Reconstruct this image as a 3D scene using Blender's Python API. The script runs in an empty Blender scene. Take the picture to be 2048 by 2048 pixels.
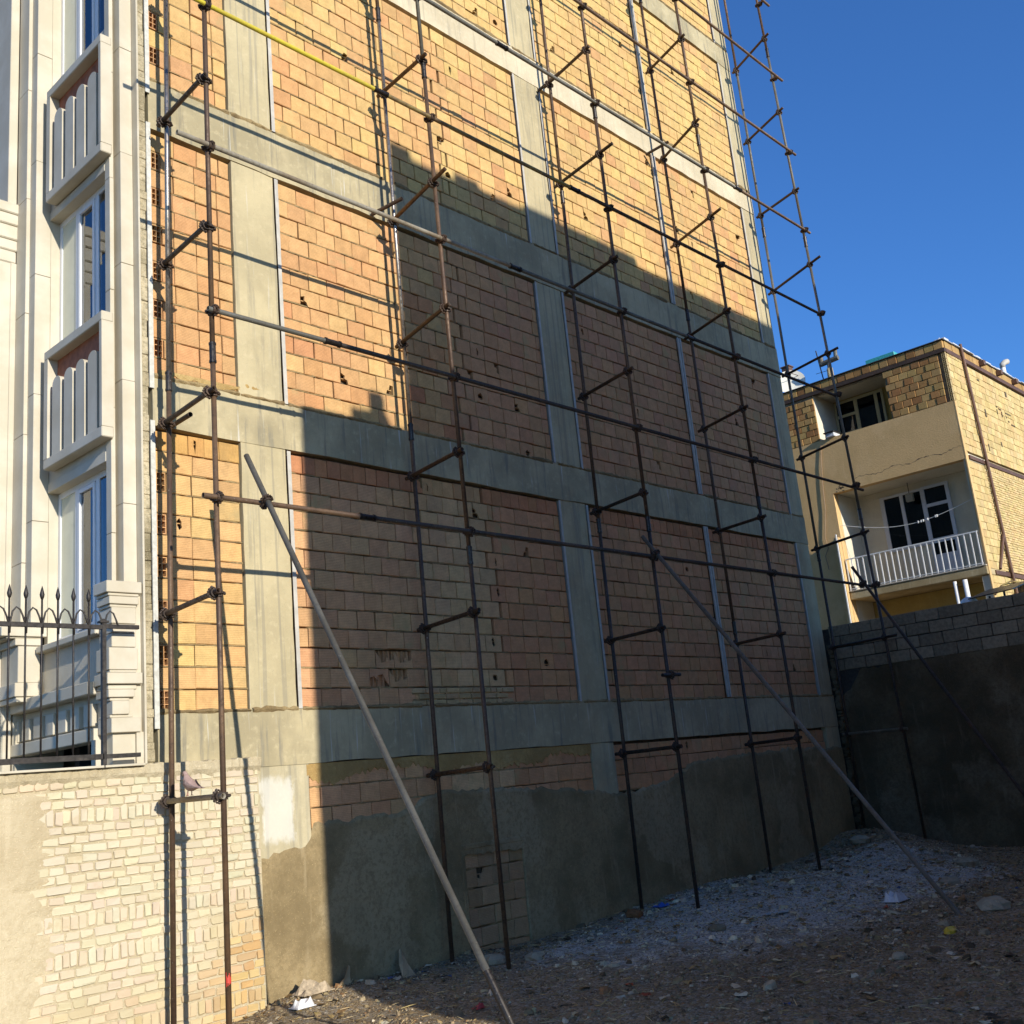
import bpy, math, random
import numpy as np
from mathutils import Vector, Matrix

# ---------------------------------------------------------------- camera, world, sun
# All builders below work in metres with the photographer's eye at the origin (x along the
# brick wall, y towards it, z up); EYE lifts everything so that the ground lies near z = 0.
EYE = 1.77
F, YAW, PITCH, ROLL = 2150.3, math.radians(47.743), math.radians(13.825), math.radians(-5.601)
scene = bpy.context.scene
COL = scene.collection

fwd = Vector((math.sin(YAW) * math.cos(PITCH), math.cos(YAW) * math.cos(PITCH), math.sin(PITCH)))
rgt = Vector((math.cos(YAW), -math.sin(YAW), 0))
upv = rgt.cross(fwd)
cr = rgt * math.cos(ROLL) + upv * math.sin(ROLL)
cu = -rgt * math.sin(ROLL) + upv * math.cos(ROLL)
cd = bpy.data.cameras.new('camera')
cd.sensor_width = 36.0
cd.lens = 36.0 * F / 2048.0
cd.clip_start = 0.1
cd.clip_end = 3000
cam = bpy.data.objects.new('camera', cd)
COL.objects.link(cam)
M = Matrix.Identity(4)
for i in range(3):
    M[i][0], M[i][1], M[i][2] = cr[i], cu[i], -fwd[i]
M[2][3] = EYE
cam.matrix_world = M
scene.camera = cam

SUN_DIR = Vector((0.175, 1.0, -0.350)).normalized()          # the way the light travels
world = bpy.data.worlds.new('World')
scene.world = world
world.use_nodes = True
wn = world.node_tree
sky = wn.nodes.new('ShaderNodeTexSky')
sky.sky_type = 'NISHITA'
sky.sun_disc = False
sky.sun_elevation = math.asin(-SUN_DIR.z)
sky.sun_rotation = math.radians(189.9)
sky.air_density = 1.0
sky.dust_density = 0.4
sky.ozone_density = 6.0
wmul = wn.nodes.new('ShaderNodeMix')
wmul.data_type = 'RGBA'
wmul.blend_type = 'MULTIPLY'
wmul.inputs[0].default_value = 1
wmul.inputs[7].default_value = (0.49, 0.735, 0.97, 1)
wn.links.new(sky.outputs[0], wmul.inputs[6])
wn.links.new(wmul.outputs[2], wn.nodes['Background'].inputs[0])
wn.nodes['Background'].inputs[1].default_value = 0.15

sd = bpy.data.lights.new('sun', 'SUN')
sd.energy = 4.05
sd.angle = math.radians(0.53)
sd.color = (1.0, 0.945, 0.84)
sun = bpy.data.objects.new('sun', sd)
sun.rotation_euler = SUN_DIR.to_track_quat('-Z', 'Y').to_euler()
sun.location = (-6, -30, 25)
COL.objects.link(sun)

scene.view_settings.view_transform = 'Standard'
scene.view_settings.look = 'None'
scene.view_settings.gamma = 1
scene.view_settings.use_curve_mapping = False
scene.view_settings.exposure = 0.5

R = random.Random(7)

def project(x, y, z):
    v = Vector((x, y, z))
    d = v.dot(fwd)
    if d < 0.2:
        return None
    return 1024 + F * v.dot(cr) / d, 1024 - F * v.dot(cu) / d, d

# ---------------------------------------------------------------- mesh helpers
class MB:
    def __init__(s):
        s.v, s.f, s.c, s.cur = [], [], [], None
    def add(s, vs, fs, col=None):
        o = len(s.v)
        s.v.extend(vs)
        col = col or s.cur
        for f in fs:
            s.f.append(tuple(i + o for i in f))
            s.c.append(col)
    def box(s, x0, x1, y0, y1, z0, z1, bev=0.0, col=None):
        if x0 > x1: x0, x1 = x1, x0
        if y0 > y1: y0, y1 = y1, y0
        if z0 > z1: z0, z1 = z1, z0
        b = min(bev, (x1 - x0) * .4, (y1 - y0) * .4, (z1 - z0) * .4)
        if b <= 0:
            vs = [(x0, y0, z0), (x1, y0, z0), (x1, y1, z0), (x0, y1, z0), (x0, y0, z1), (x1, y0, z1), (x1, y1, z1), (x0, y1, z1)]
            s.add(vs, [(3, 2, 1, 0), (4, 5, 6, 7), (0, 1, 5, 4), (1, 2, 6, 5), (2, 3, 7, 6), (3, 0, 4, 7)], col)
            return
        vs, idx = [], {}
        for i in (0, 1):
            for j in (0, 1):
                for k in (0, 1):
                    X, Y, Z = (x0, x1)[i], (y0, y1)[j], (z0, z1)[k]
                    sx, sy, sz = (b, -b)[i], (b, -b)[j], (b, -b)[k]
                    for a, p in enumerate(((X, Y + sy, Z + sz), (X + sx, Y, Z + sz), (X + sx, Y + sy, Z))):
                        idx[i, j, k, a] = len(vs)
                        vs.append(p)
        fs = []
        q = lambda *t: fs.append(tuple(idx[u] for u in t))
        for i in (0, 1):
            a = [(i, 0, 0, 0), (i, 1, 0, 0), (i, 1, 1, 0), (i, 0, 1, 0)]
            q(*(a if i else a[::-1]))
            a = [(0, i, 0, 1), (0, i, 1, 1), (1, i, 1, 1), (1, i, 0, 1)]
            q(*(a if i else a[::-1]))
            a = [(0, 0, i, 2), (1, 0, i, 2), (1, 1, i, 2), (0, 1, i, 2)]
            q(*(a if i else a[::-1]))
        for j in (0, 1):
            for k in (0, 1):
                q((0, j, k, 1), (1, j, k, 1), (1, j, k, 2), (0, j, k, 2))
        for i in (0, 1):
            for k in (0, 1):
                q((i, 0, k, 0), (i, 1, k, 0), (i, 1, k, 2), (i, 0, k, 2))
        for i in (0, 1):
            for j in (0, 1):
                q((i, j, 0, 0), (i, j, 1, 0), (i, j, 1, 1), (i, j, 0, 1))
        for i in (0, 1):
            for j in (0, 1):
                for k in (0, 1):
                    q((i, j, k, 0), (i, j, k, 1), (i, j, k, 2))
        s.add(vs, fs, col)
    def tube(s, p0, p1, r, n=12, r1=None, cap=True, col=None, hollow=0.0):
        p0, p1 = Vector(p0), Vector(p1)
        r1 = r if r1 is None else r1
        d = (p1 - p0).normalized()
        a = d.orthogonal().normalized()
        b = d.cross(a)
        vs = []
        for p, rr in ((p0, r), (p1, r1)):
            for i in range(n):
                t = 2 * math.pi * i / n
                vs.append(tuple(p + a * (rr * math.cos(t)) + b * (rr * math.sin(t))))
        fs = [(i, (i + 1) % n, n + (i + 1) % n, n + i) for i in range(n)]
        if hollow:
            for p, rr, sg in ((p0, r, 1), (p1, r1, -1)):
                for off in (0, sg * 0.06):
                    for i in range(n):
                        t = 2 * math.pi * i / n
                        vs.append(tuple(p + d * off + a * (rr * hollow * math.cos(t)) + b * (rr * hollow * math.sin(t))))
            for e in (0, 1):
                o, i0, i1 = e * n, 2 * n + e * 2 * n, 3 * n + e * 2 * n
                for i in range(n):
                    j = (i + 1) % n
                    fs.append((o + j, o + i, i0 + i, i0 + j))
                    fs.append((i0 + j, i0 + i, i1 + i, i1 + j))
                fs.append(tuple(range(i1, i1 + n)))
        elif cap:
            fs.append(tuple(range(n))[::-1])
            fs.append(tuple(range(n, 2 * n)))
        s.add(vs, fs, col)
    def path(s, pts, r, n=8, col=None):
        pts = [Vector(p) for p in pts]
        vs, fs = [], []
        ref = None
        for k, p in enumerate(pts):
            d = (pts[min(k + 1, len(pts) - 1)] - pts[max(k - 1, 0)]).normalized()
            if ref is None:
                ref = d.orthogonal().normalized()
            a = (ref - d * ref.dot(d)).normalized()
            ref = a
            b = d.cross(a)
            rr = r[k] if isinstance(r, (list, tuple)) else r
            for i in range(n):
                t = 2 * math.pi * i / n
                vs.append(tuple(p + a * (rr * math.cos(t)) + b * (rr * math.sin(t))))
        for k in range(len(pts) - 1):
            for i in range(n):
                j = (i + 1) % n
                fs.append((k * n + i, k * n + j, (k + 1) * n + j, (k + 1) * n + i))
        fs.append(tuple(range(n))[::-1])
        fs.append(tuple(range((len(pts) - 1) * n, len(pts) * n)))
        s.add(vs, fs, col)
    def prism(s, poly, axis, a0, a1, col=None):
        """poly: 2D outline (counter-clockwise) in the two other axes, extruded along axis."""
        n = len(poly)
        def P(u, w, a):
            return {'x': (a, u, w), 'y': (u, a, w), 'z': (u, w, a)}[axis]
        vs = [P(u, w, a0) for u, w in poly] + [P(u, w, a1) for u, w in poly]
        fs = [tuple(range(n)), tuple(range(n, 2 * n))[::-1]]
        fs += [(i, n + i, n + (i + 1) % n, (i + 1) % n) for i in range(n)]
        s.add(vs, fs, col)
    def mesh(s, name, mat, smooth=False, lift=True):
        me = bpy.data.meshes.new(name)
        vs = [(a, b, c + EYE) for a, b, c in s.v] if lift else s.v
        me.from_pydata(vs, [], s.f)
        if any(c is not None for c in s.c):
            at = me.attributes.new('tint', 'FLOAT_COLOR', 'FACE')
            arr = np.array([(c or (1, 1, 1))[:3] + (1.0,) if len(c or (1, 1, 1)) == 3 else c for c in s.c], dtype=np.float32)
            at.data.foreach_set('color', arr.ravel())
        if mat:
            me.materials.append(mat)
        if smooth:
            me.polygons.foreach_set('use_smooth', [True] * len(me.polygons))
            me.update()
        me.validate()
        return me

def tag(o, label=None, cat=None, group=None, kind=None):
    if label: o['label'] = label
    if cat: o['category'] = cat
    if group: o['group'] = group
    if kind: o['kind'] = kind
    return o

def thing(name, loc, label, cat, group=None):
    o = bpy.data.objects.new(name, None)
    o.empty_display_size = .3
    o.location = (loc[0], loc[1], loc[2] + EYE)
    COL.objects.link(o)
    return tag(o, label, cat, group)

def under(o, parent):
    if parent is not None:
        o.parent = parent
        o.matrix_parent_inverse = Matrix.Translation(-world_loc(parent))
    return o

def world_loc(o):
    """World position of an unrotated object of this script (translations only)."""
    if o.parent is None:
        return o.location.copy()
    return world_loc(o.parent) + o.matrix_parent_inverse.translation + o.location

def part(name, mb, mat, parent=None, smooth=False, kind=None):
    o = bpy.data.objects.new(name, mb.mesh(name, mat, smooth))
    COL.objects.link(o)
    under(o, parent)
    return tag(o, kind=kind)

def inst(name, me, parent, loc, scale=(1, 1, 1), rot=None, color=None):
    o = bpy.data.objects.new(name, me)
    COL.objects.link(o)
    under(o, parent)
    o.location = (loc[0], loc[1], loc[2] + EYE)
    o.scale = scale
    if rot: o.rotation_euler = rot
    if color: o.color = (color[0], color[1], color[2], 1)
    return o

# ---------------------------------------------------------------- material helpers
class NT:
    def __init__(s, name):
        s.m = bpy.data.materials.new(name)
        s.m.use_nodes = True
        s.t = s.m.node_tree
        s.b = s.t.nodes['Principled BSDF']
        s.pos = s.t.nodes.new('ShaderNodeNewGeometry').outputs['Position']
    def n(s, typ, **kw):
        k = s.t.nodes.new(typ)
        for a, v in kw.items():
            setattr(k, a, v)
        return k
    def set(s, sock, v):
        if isinstance(v, (int, float)):
            sock.default_value = v
        elif isinstance(v, (tuple, list)):
            sock.default_value = tuple(v) + ((1,) if len(v) == 3 and len(sock.default_value) == 4 else ())
        else:
            s.t.links.new(v, sock)
    def scaled(s, vec, sc):
        k = s.n('ShaderNodeVectorMath', operation='MULTIPLY')
        s.set(k.inputs[0], vec or s.pos)
        k.inputs[1].default_value = sc
        return k.outputs[0]
    def noise(s, scale, detail=4, rough=.55, vec=None, stretch=None, out='Fac'):
        k = s.n('ShaderNodeTexNoise')
        k.inputs['Scale'].default_value = scale
        k.inputs['Detail'].default_value = detail
        k.inputs['Roughness'].default_value = rough
        v = vec or s.pos
        if stretch: v = s.scaled(v, stretch)
        s.t.links.new(v, k.inputs['Vector'])
        return k.outputs[out]
    def voro(s, scale, feature='F1', stretch=None, out='Distance'):
        k = s.n('ShaderNodeTexVoronoi', feature=feature)
        k.inputs['Scale'].default_value = scale
        s.t.links.new(s.scaled(s.pos, stretch) if stretch else s.pos, k.inputs['Vector'])
        return k.outputs[out]
    def rng(s, f, a, b, c=0., d=1., smooth=True):
        k = s.n('ShaderNodeMapRange')
        if smooth: k.interpolation_type = 'SMOOTHSTEP'
        s.set(k.inputs[0], f)
        for i, v in enumerate((a, b, c, d)):
            s.set(k.inputs[i + 1], v)
        return k.outputs[0]
    def mix(s, f, a, b, mode='MIX'):
        k = s.n('ShaderNodeMix', data_type='RGBA', blend_type=mode)
        s.set(k.inputs[0], f)
        s.set(k.inputs[6], a)
        s.set(k.inputs[7], b)
        return k.outputs[2]
    def math(s, op, a, b=0., c=0.):
        k = s.n('ShaderNodeMath', operation=op)
        for i, v in enumerate((a, b, c)):
            s.set(k.inputs[i], v)
        return k.outputs[0]
    def xyz(s):
        k = s.n('ShaderNodeSeparateXYZ')
        s.t.links.new(s.pos, k.inputs[0])
        return k.outputs
    def bump(s, h, strength=.4, dist=.01, normal=None):
        k = s.n('ShaderNodeBump')
        k.inputs['Strength'].default_value = strength
        k.inputs['Distance'].default_value = dist
        s.t.links.new(h, k.inputs['Height'])
        if normal is not None: s.t.links.new(normal, k.inputs['Normal'])
        return k.outputs[0]
    def done(s, color=None, rough=None, normal=None, metal=None, spec=None):
        if color is not None: s.set(s.b.inputs['Base Color'], color)
        if rough is not None: s.set(s.b.inputs['Roughness'], rough)
        if normal is not None: s.set(s.b.inputs['Normal'], normal)
        if metal is not None: s.set(s.b.inputs['Metallic'], metal)
        if spec is not None: s.set(s.b.inputs['Specular IOR Level'], spec)
        return s.m

def gray(s, f, lo, hi):
    """a multiplier colour from a 0..1 factor"""
    return s.rng(f, .2, .8, lo, hi)

def W(c):  # warmth of the sunlight put into the albedos
    return (c[0], c[1] * .88, c[2] * .665)

def mat_clay(name, src, ribs='z', smear=.58, mortar=(.40, .33, .20)):
    s = NT(name)
    if src == 'object':
        tint = s.n('ShaderNodeObjectInfo').outputs['Color']
    else:
        tint = s.n('ShaderNodeAttribute', attribute_name='tint').outputs['Color']
    n1 = s.noise(9, 5, .6)
    n2 = s.noise(55, 3, .6)
    k = s.math('MULTIPLY', gray(s, n1, .84, 1.12), gray(s, n2, .9, 1.08))
    kc = s.n('ShaderNodeCombineColor')
    for i in range(3): s.t.links.new(k, kc.inputs[i])
    tint = s.mix(1, tint, W((1, 1, 1)), 'MULTIPLY')
    mortar = W(mortar)
    col = s.mix(1, tint, kc.outputs[0], 'MULTIPLY')
    stain = s.noise(1.1, 4, .6, stretch=(1, 1, .45))
    col = s.mix(s.rng(stain, .58, .8, 0, .4), col, (.16, .12, .085))
    sm = s.rng(s.noise(2.6, 6, .65), smear, smear + .13, 0, .75)
    col = s.mix(sm, col, mortar)
    x = s.xyz()
    w = s.math('SINE', s.math('MULTIPLY', x[2 if ribs == 'z' else 0], 2 * math.pi / .0172))
    w = s.math('MULTIPLY', s.math('MULTIPLY', w, s.rng(sm, 0, .6, 1, .2)), .5)
    col = s.mix(s.rng(w, .1, -.5, 0, .14), col, (.10, .06, .03))
    nb = s.bump(s.math('ADD', w, s.math('MULTIPLY', n2, 1.2)), .42, .004)
    return s.done(col, .9, nb, spec=.15)

def mat_concrete(name, base=(.48, .455, .36), light=(.57, .545, .45), dark=(.33, .315, .25), streak=.62, board=False):
    base, light, dark = W(base), W(light), W(dark)
    s = NT(name)
    n1 = s.noise(1.3, 6, .62)
    n2 = s.noise(14, 5, .65)
    n3 = s.noise(120, 2, .5)
    col = s.mix(s.rng(n1, .35, .68), dark, base)
    col = s.mix(s.rng(n2, .5, .8, 0, .6), col, light)
    st = s.noise(7, 4, .6, stretch=(2.2, 2.2, .16))
    col = s.mix(s.rng(st, .52, .70, 0, streak), col, (.17, .16, .13))
    blot = s.noise(3.4, 6, .7, stretch=(1, 1, .55))
    col = s.mix(s.rng(blot, .52, .66, 0, .42), col, dark)
    st2 = s.noise(9, 3, .6, vec=None, stretch=(3.0, 3.0, .10))
    col = s.mix(s.rng(st2, .64, .74, 0, streak * .9), col, (.62, .61, .56))
    col = s.mix(s.rng(n3, .62, .75, 0, .35), col, (.13, .125, .11))
    h = s.math('ADD', s.math('MULTIPLY', n2, .7), s.math('MULTIPLY', n3, .35))
    if board:
        bl = s.noise(16, 1, .4, stretch=(1, 1, .015))
        col = s.mix(s.rng(bl, .60, .66, 0, .35), col, (.17, .165, .14))
        h = s.math('ADD', h, s.math('MULTIPLY', bl, .8))
    pit = s.voro(38)
    h = s.math('ADD', h, s.rng(pit, 0, .16, -.7, 0))
    return s.done(col, .9, s.bump(h, .5, .008), spec=.2)

def mat_render(name, base, patch, dark, grain=.5):
    base, patch, dark = W(base), W(patch), W(dark)
    s = NT(name)
    n1 = s.noise(.9, 6, .6)
    n2 = s.noise(22, 6, .7)
    n3 = s.noise(90, 3, .6)
    col = s.mix(s.rng(n1, .36, .62), dark, base)
    pt = s.noise(.75, 6, .62, stretch=(1, 1, .8))
    col = s.mix(s.rng(pt, .53, .58, 0, .55), col, patch)
    col = s.mix(s.rng(n2, .42, .68, 0, .65), col, dark)
    n4 = s.noise(4.5, 7, .7)
    col = s.mix(s.rng(n4, .5, .66, 0, .4), col, dark)
    st = s.noise(5, 4, .6, stretch=(2, 2, .2))
    col = s.mix(s.rng(st, .56, .74, 0, .45), col, patch)
    col = s.mix(s.rng(n3, .6, .72, 0, .5), col, tuple(min(1, c * 1.7) for c in base))
    h = s.math('ADD', n2, s.math('MULTIPLY', n3, .6))
    return s.done(col, .95, s.bump(h, .8 * grain + .2, .014), spec=.12)

def mat_plain(name, c, rough=.6, metal=0., var=.12, scale=20, bump=.0, dirt=None, dirt_amt=.4, spec=None):
    s = NT(name)
    n = s.noise(scale, 5, .6)
    col = s.mix(s.rng(n, .3, .7), tuple(v * (1 - var) for v in c), tuple(min(1, v * (1 + var)) for v in c))
    if dirt:
        d = s.noise(scale * .35, 5, .65)
        col = s.mix(s.rng(d, .5, .72, 0, dirt_amt), col, dirt)
    nb = s.bump(n, bump, .006) if bump else None
    return s.done(col, rough, nb, metal, spec)

def mat_tube(name, c, c2, dirt=(.03, .022, .016), rough=.55, metal=.25, amt=.55):
    s = NT(name)
    n1 = s.noise(2.2, 4, .6)
    n2 = s.noise(26, 5, .7)
    col = s.mix(s.rng(n1, .42, .62), c, c2)
    col = s.mix(s.rng(n2, .48, .72, 0, amt), col, dirt)
    sp = s.noise(70, 2, .5)
    col = s.mix(s.rng(sp, .68, .76, 0, .6), col, (.42, .38, .31))
    return s.done(col, s.rng(n2, .3, .7, rough - .1, rough + .2), s.bump(n2, .3, .003), metal)

def mat_tint(name, rough=.85, var=.18, scale=25, bump=.4, src='tint', spec=.15):
    s = NT(name)
    if src == 'object':
        t = s.n('ShaderNodeObjectInfo').outputs['Color']
    else:
        t = s.n('ShaderNodeAttribute', attribute_name='tint').outputs['Color']
    t = s.mix(1, t, W((1, 1, 1)), 'MULTIPLY')
    n = s.noise(scale, 5, .65)
    kc = s.n('ShaderNodeCombineColor')
    k = s.rng(n, .25, .75, 1 - var, 1 + var)
    for i in range(3): s.t.links.new(k, kc.inputs[i])
    return s.done(s.mix(1, t, kc.outputs[0], 'MULTIPLY'), rough, s.bump(n, bump, .006), spec=spec)

def mat_glass(name, tint=(.80, .84, .88), ior=1.9):
    s = NT(name)
    s.t.nodes.remove(s.b)
    tr = s.n('ShaderNodeBsdfTransparent'); tr.inputs[0].default_value = tint + (1,)
    gl = s.n('ShaderNodeBsdfGlossy'); gl.inputs[0].default_value = (.95, .97, 1, 1); gl.inputs['Roughness'].default_value = .015
    fr = s.n('ShaderNodeFresnel'); fr.inputs[0].default_value = ior
    mx = s.n('ShaderNodeMixShader')
    s.t.links.new(fr.outputs[0], mx.inputs[0]); s.t.links.new(tr.outputs[0], mx.inputs[1]); s.t.links.new(gl.outputs[0], mx.inputs[2])
    s.t.links.new(mx.outputs[0], s.t.nodes['Material Output'].inputs[0])
    return s.m

def mat_whitewash(name, src):
    """old bricks under patchy whitewash: the paint thins out towards the ground and the corner"""
    s = NT(name)
    t = s.n('ShaderNodeObjectInfo').outputs['Color'] if src == 'object' else s.n('ShaderNodeAttribute', attribute_name='tint').outputs['Color']
    t = s.mix(1, t, W((1, 1, 1)), 'MULTIPLY')
    n = s.noise(30, 6, .7)
    n0 = s.noise(3.5, 5, .65)
    col = s.mix(s.rng(n0, .56, .74, 0, .55), t, (.44, .33, .19))
    col = s.mix(s.rng(n, .55, .8, 0, .4), col, (.40, .35, .25))
    return s.done(col, .92, s.bump(n, .7, .008), spec=.1)

def mat_ground():
    s = NT('rubble_ground')
    x = s.xyz()
    n1 = s.noise(.7, 6, .62)
    n2 = s.noise(6, 7, .7)
    n3 = s.noise(45, 5, .7)
    col = s.mix(s.rng(n1, .38, .62), (.235, .165, .085), (.315, .225, .12))
    col = s.mix(s.rng(n2, .45, .7, 0, .7), col, (.31, .27, .20))
    # spilt gypsum and gravel dust lying in a pale patch
    dx = s.math('DIVIDE', s.math('SUBTRACT', x[0], 12.4), 4.4)
    dy = s.math('DIVIDE', s.math('SUBTRACT', x[1], 7.2), 1.7)
    rr = s.math('ADD', s.math('MULTIPLY', dx, dx), s.math('MULTIPLY', dy, dy))
    rr = s.math('ADD', rr, s.math('MULTIPLY', s.math('SUBTRACT', n2, .5), 4.2))
    rr = s.math('ADD', rr, s.math('MULTIPLY', s.math('SUBTRACT', n1, .5), 3.2))
    col = s.mix(s.rng(rr, 1.35, .1, 0, .85), col, (.62, .585, .51))
    col = s.mix(s.rng(n3, .52, .72, 0, .55), col, (.34, .31, .26))
    col = s.mix(s.rng(n3, .46, .3, 0, .5), col, (.05, .042, .034))
    pb = s.voro(42, out='Color')
    sep = s.n('ShaderNodeSeparateColor'); s.t.links.new(pb, sep.inputs[0])
    col = s.mix(s.rng(sep.outputs[0], .55, .95, 0, .55), col, (.42, .385, .32))
    col = s.mix(s.rng(sep.outputs[1], .6, .95, 0, .6), col, (.075, .06, .045))
    pd_ = s.voro(42)
    h = s.math('ADD', s.math('ADD', n2, s.math('MULTIPLY', n3, .5)), s.rng(pd_, 0, .6, .5, 0))
    return s.done(col, .97, s.bump(h, .9, .03), spec=.1)

def mat_stone(name, c=(.57, .54, .465), vein=(.49, .455, .38), rough=.5):
    c, vein = (c[0], c[1] * .95, c[2] * .86), (vein[0], vein[1] * .94, vein[2] * .82)
    s = NT(name)
    n = s.noise(2.2, 6, .6)
    n2 = s.noise(18, 5, .65)
    col = s.mix(s.rng(n, .35, .7), vein, c)
    col = s.mix(s.rng(n2, .55, .75, 0, .25), col, (.56, .51, .42))
    st = s.noise(6, 4, .6, stretch=(2.5, 2.5, .18))
    col = s.mix(s.rng(st, .6, .76, 0, .22), col, (.46, .42, .34))
    return s.done(col, rough, s.bump(n2, .12, .003), spec=.35)

m_clay_o = mat_clay('hollow_clay_block_single', 'object')
m_clay_s = mat_clay('hollow_clay_block_mass', 'tint')
m_sold_o = mat_clay('upright_clay_block_single', 'object', 'x', .66)
m_sold_s = mat_clay('upright_clay_block_mass', 'tint', 'x', .66)
m_core = mat_plain('joint_core', (.12, .085, .055), .95, var=.3, scale=14)
m_mortar = mat_render('bed_mortar', (.34, .28, .175), (.40, .34, .22), (.17, .135, .09), .9)
m_smear = mat_render('mortar_smear', (.47, .36, .18), (.52, .43, .25), (.33, .24, .12), .9)
m_beam = mat_concrete('beam_concrete')
m_colm = mat_concrete('column_concrete', (.50, .475, .375), (.58, .555, .46), (.40, .38, .30), .35, True)
def mat_limed_column():
    m = mat_concrete('limed_column', (.52, .505, .425), (.61, .595, .52), (.41, .40, .335), .3, True)
    s = NT.__new__(NT); s.m = m; s.t = m.node_tree; s.b = s.t.nodes['Principled BSDF']; s.pos = s.t.nodes.new('ShaderNodeNewGeometry').outputs['Position']
    old = s.b.inputs['Base Color'].links[0].from_socket
    x = s.xyz()
    n = s.noise(9, 5, .7, stretch=(1, 1, .5))
    nn = s.math('MULTIPLY', s.math('SUBTRACT', n, .5), .30)
    mx_ = s.math('ADD', s.math('ABSOLUTE', s.math('SUBTRACT', x[0], 6.16)), nn)
    mz_ = s.math('ADD', s.math('ABSOLUTE', s.math('SUBTRACT', x[2], EYE - .08)), nn)
    f = s.math('MULTIPLY', s.rng(mx_, .21, .14), s.rng(mz_, .34, .22))
    s.t.links.new(s.mix(s.math('MULTIPLY', f, .48), old, (.72, .71, .66)), s.b.inputs['Base Color'])
    return m
m_limed = mat_limed_column()
m_white_beam = mat_concrete('pale_limed_concrete', (.62, .60, .55), (.70, .68, .63), (.50, .48, .42), .3)
m_render = mat_render('cement_render', (.34, .29, .20), (.40, .36, .28), (.19, .16, .108))
m_galv = mat_plain('galvanised_steel', (.46, .43, .37), .75, .0, .12, 9, dirt=(.35, .33, .3), dirt_amt=.35)
m_stone = mat_stone('cream_facing_stone')
m_stone_edge = mat_render('mortar_backed_slab_edge', (.50, .47, .39), (.66, .63, .55), (.19, .18, .14), 1.)
m_pvc = mat_plain('white_window_frame', (.74, .74, .72), .35, var=.03)
m_glass = mat_glass('window_glass')
m_glass_clear = mat_glass('clear_window_glass', (.97, .97, .95), 1.16)
m_dark = mat_plain('dim_room', (.035, .035, .04), .9)  # darkness of the unlit rooms put into a near-black colour
m_blind_pane = mat_plain('blind_backed_glass', (.62, .62, .47), .12, var=.06, scale=3)
m_curtain = mat_plain('cream_curtain', (.88, .86, .68), .85, var=.1, scale=6)
m_terra = mat_plain('terracotta_back_panel', (.38, .13, .06), .8, var=.2, scale=12)
m_iron = mat_plain('black_wrought_iron', (.030, .025, .022), .55, .3, .4, 30, dirt=(.10, .085, .07), dirt_amt=.5, bump=.2)
m_rust = mat_tube('rusty_scaffold_tube', (.085, .050, .030), (.145, .085, .045))
m_rust_dark = mat_tube('dark_scaffold_tube', (.045, .033, .026), (.085, .054, .034))
m_yellow = mat_tube('yellow_painted_tube', (.62, .50, .03), (.52, .40, .035), (.16, .11, .03), .5, .0, .35)
m_ochre = mat_tube('worn_ochre_tube', (.30, .22, .06), (.16, .10, .045), (.06, .04, .02), .55, .1, .5)
m_pale = mat_tube('pale_cement_splashed_tube', (.30, .265, .20), (.22, .17, .11), (.08, .06, .04), .65, .1, .45)
m_grey = mat_tube('grey_weathered_tube', (.12, .11, .085), (.17, .16, .13), (.06, .05, .036), .55, .3, .45)
m_shine = mat_tube('bare_shiny_tube', (.30, .26, .22), (.40, .36, .31), (.12, .08, .05), .3, .85, .3)
m_sleeve = mat_tube('black_joint_sleeve', (.035, .03, .027), (.06, .05, .04), (.02, .018, .015), .3, .6, .3)
m_coupler = mat_tube('rusty_coupler', (.055, .038, .028), (.09, .055, .035), (.025, .018, .014), .6, .3, .4)
m_red = mat_plain('red_paint', (.55, .05, .03), .5)
m_wash_o = mat_whitewash('whitewashed_brick_single', 'object')
m_wash_s = mat_whitewash('whitewashed_brick_mass', 'tint')
m_washbed = mat_render('limed_mortar', (.54, .52, .46), (.58, .56, .51), (.44, .41, .34), 1.)
m_washplaster = mat_render('limed_plaster', (.54, .51, .44), (.59, .56, .49), (.46, .42, .345), .8)
m_ground = mat_ground()
m_tint_s = mat_tint('mixed_scraps')
m_tint_o = mat_tint('single_scraps', src='object')

# ---------------------------------------------------------------- ground
def smooth(t):
    t = max(0., min(1., t))
    return t * t * (3 - 2 * t)

def wob(x, y, s=1.):
    return (math.sin(1.3 * x * s + 1.1) * math.cos(1.7 * y * s + .4) + .6 * math.sin(2.9 * x * s + 2.3 * y * s) + .4 * math.cos(5.1 * x * s - 4.3 * y * s + 1)) / 2.

def ground_z(x, y):
    e = smooth((x - .5) / 2.5) * smooth((18.2 - x) / .6) * smooth((y + .6) / 1.2)
    z = -1.80 + .035 * wob(x, y) + .018 * wob(x, y, 2.7) + .012 * wob(y, x, 6.1)
    z += .13 * smooth((x - 9.3) / 5) * smooth((y - 5.6) / 2.2)
    z += .26 * math.exp(-((x - 17.6) / 1.3) ** 2 - ((y - 8.7) / 1.0) ** 2)
    z += .16 * math.exp(-((x - 16.2) / .8) ** 2 - ((y - 7.6) / .5) ** 2)
    z += .07 * math.exp(-((x - 6.3) / .7) ** 2 - ((y - 8.7) / .3) ** 2)
    return -1.85 + (z + 1.85) * e

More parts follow.
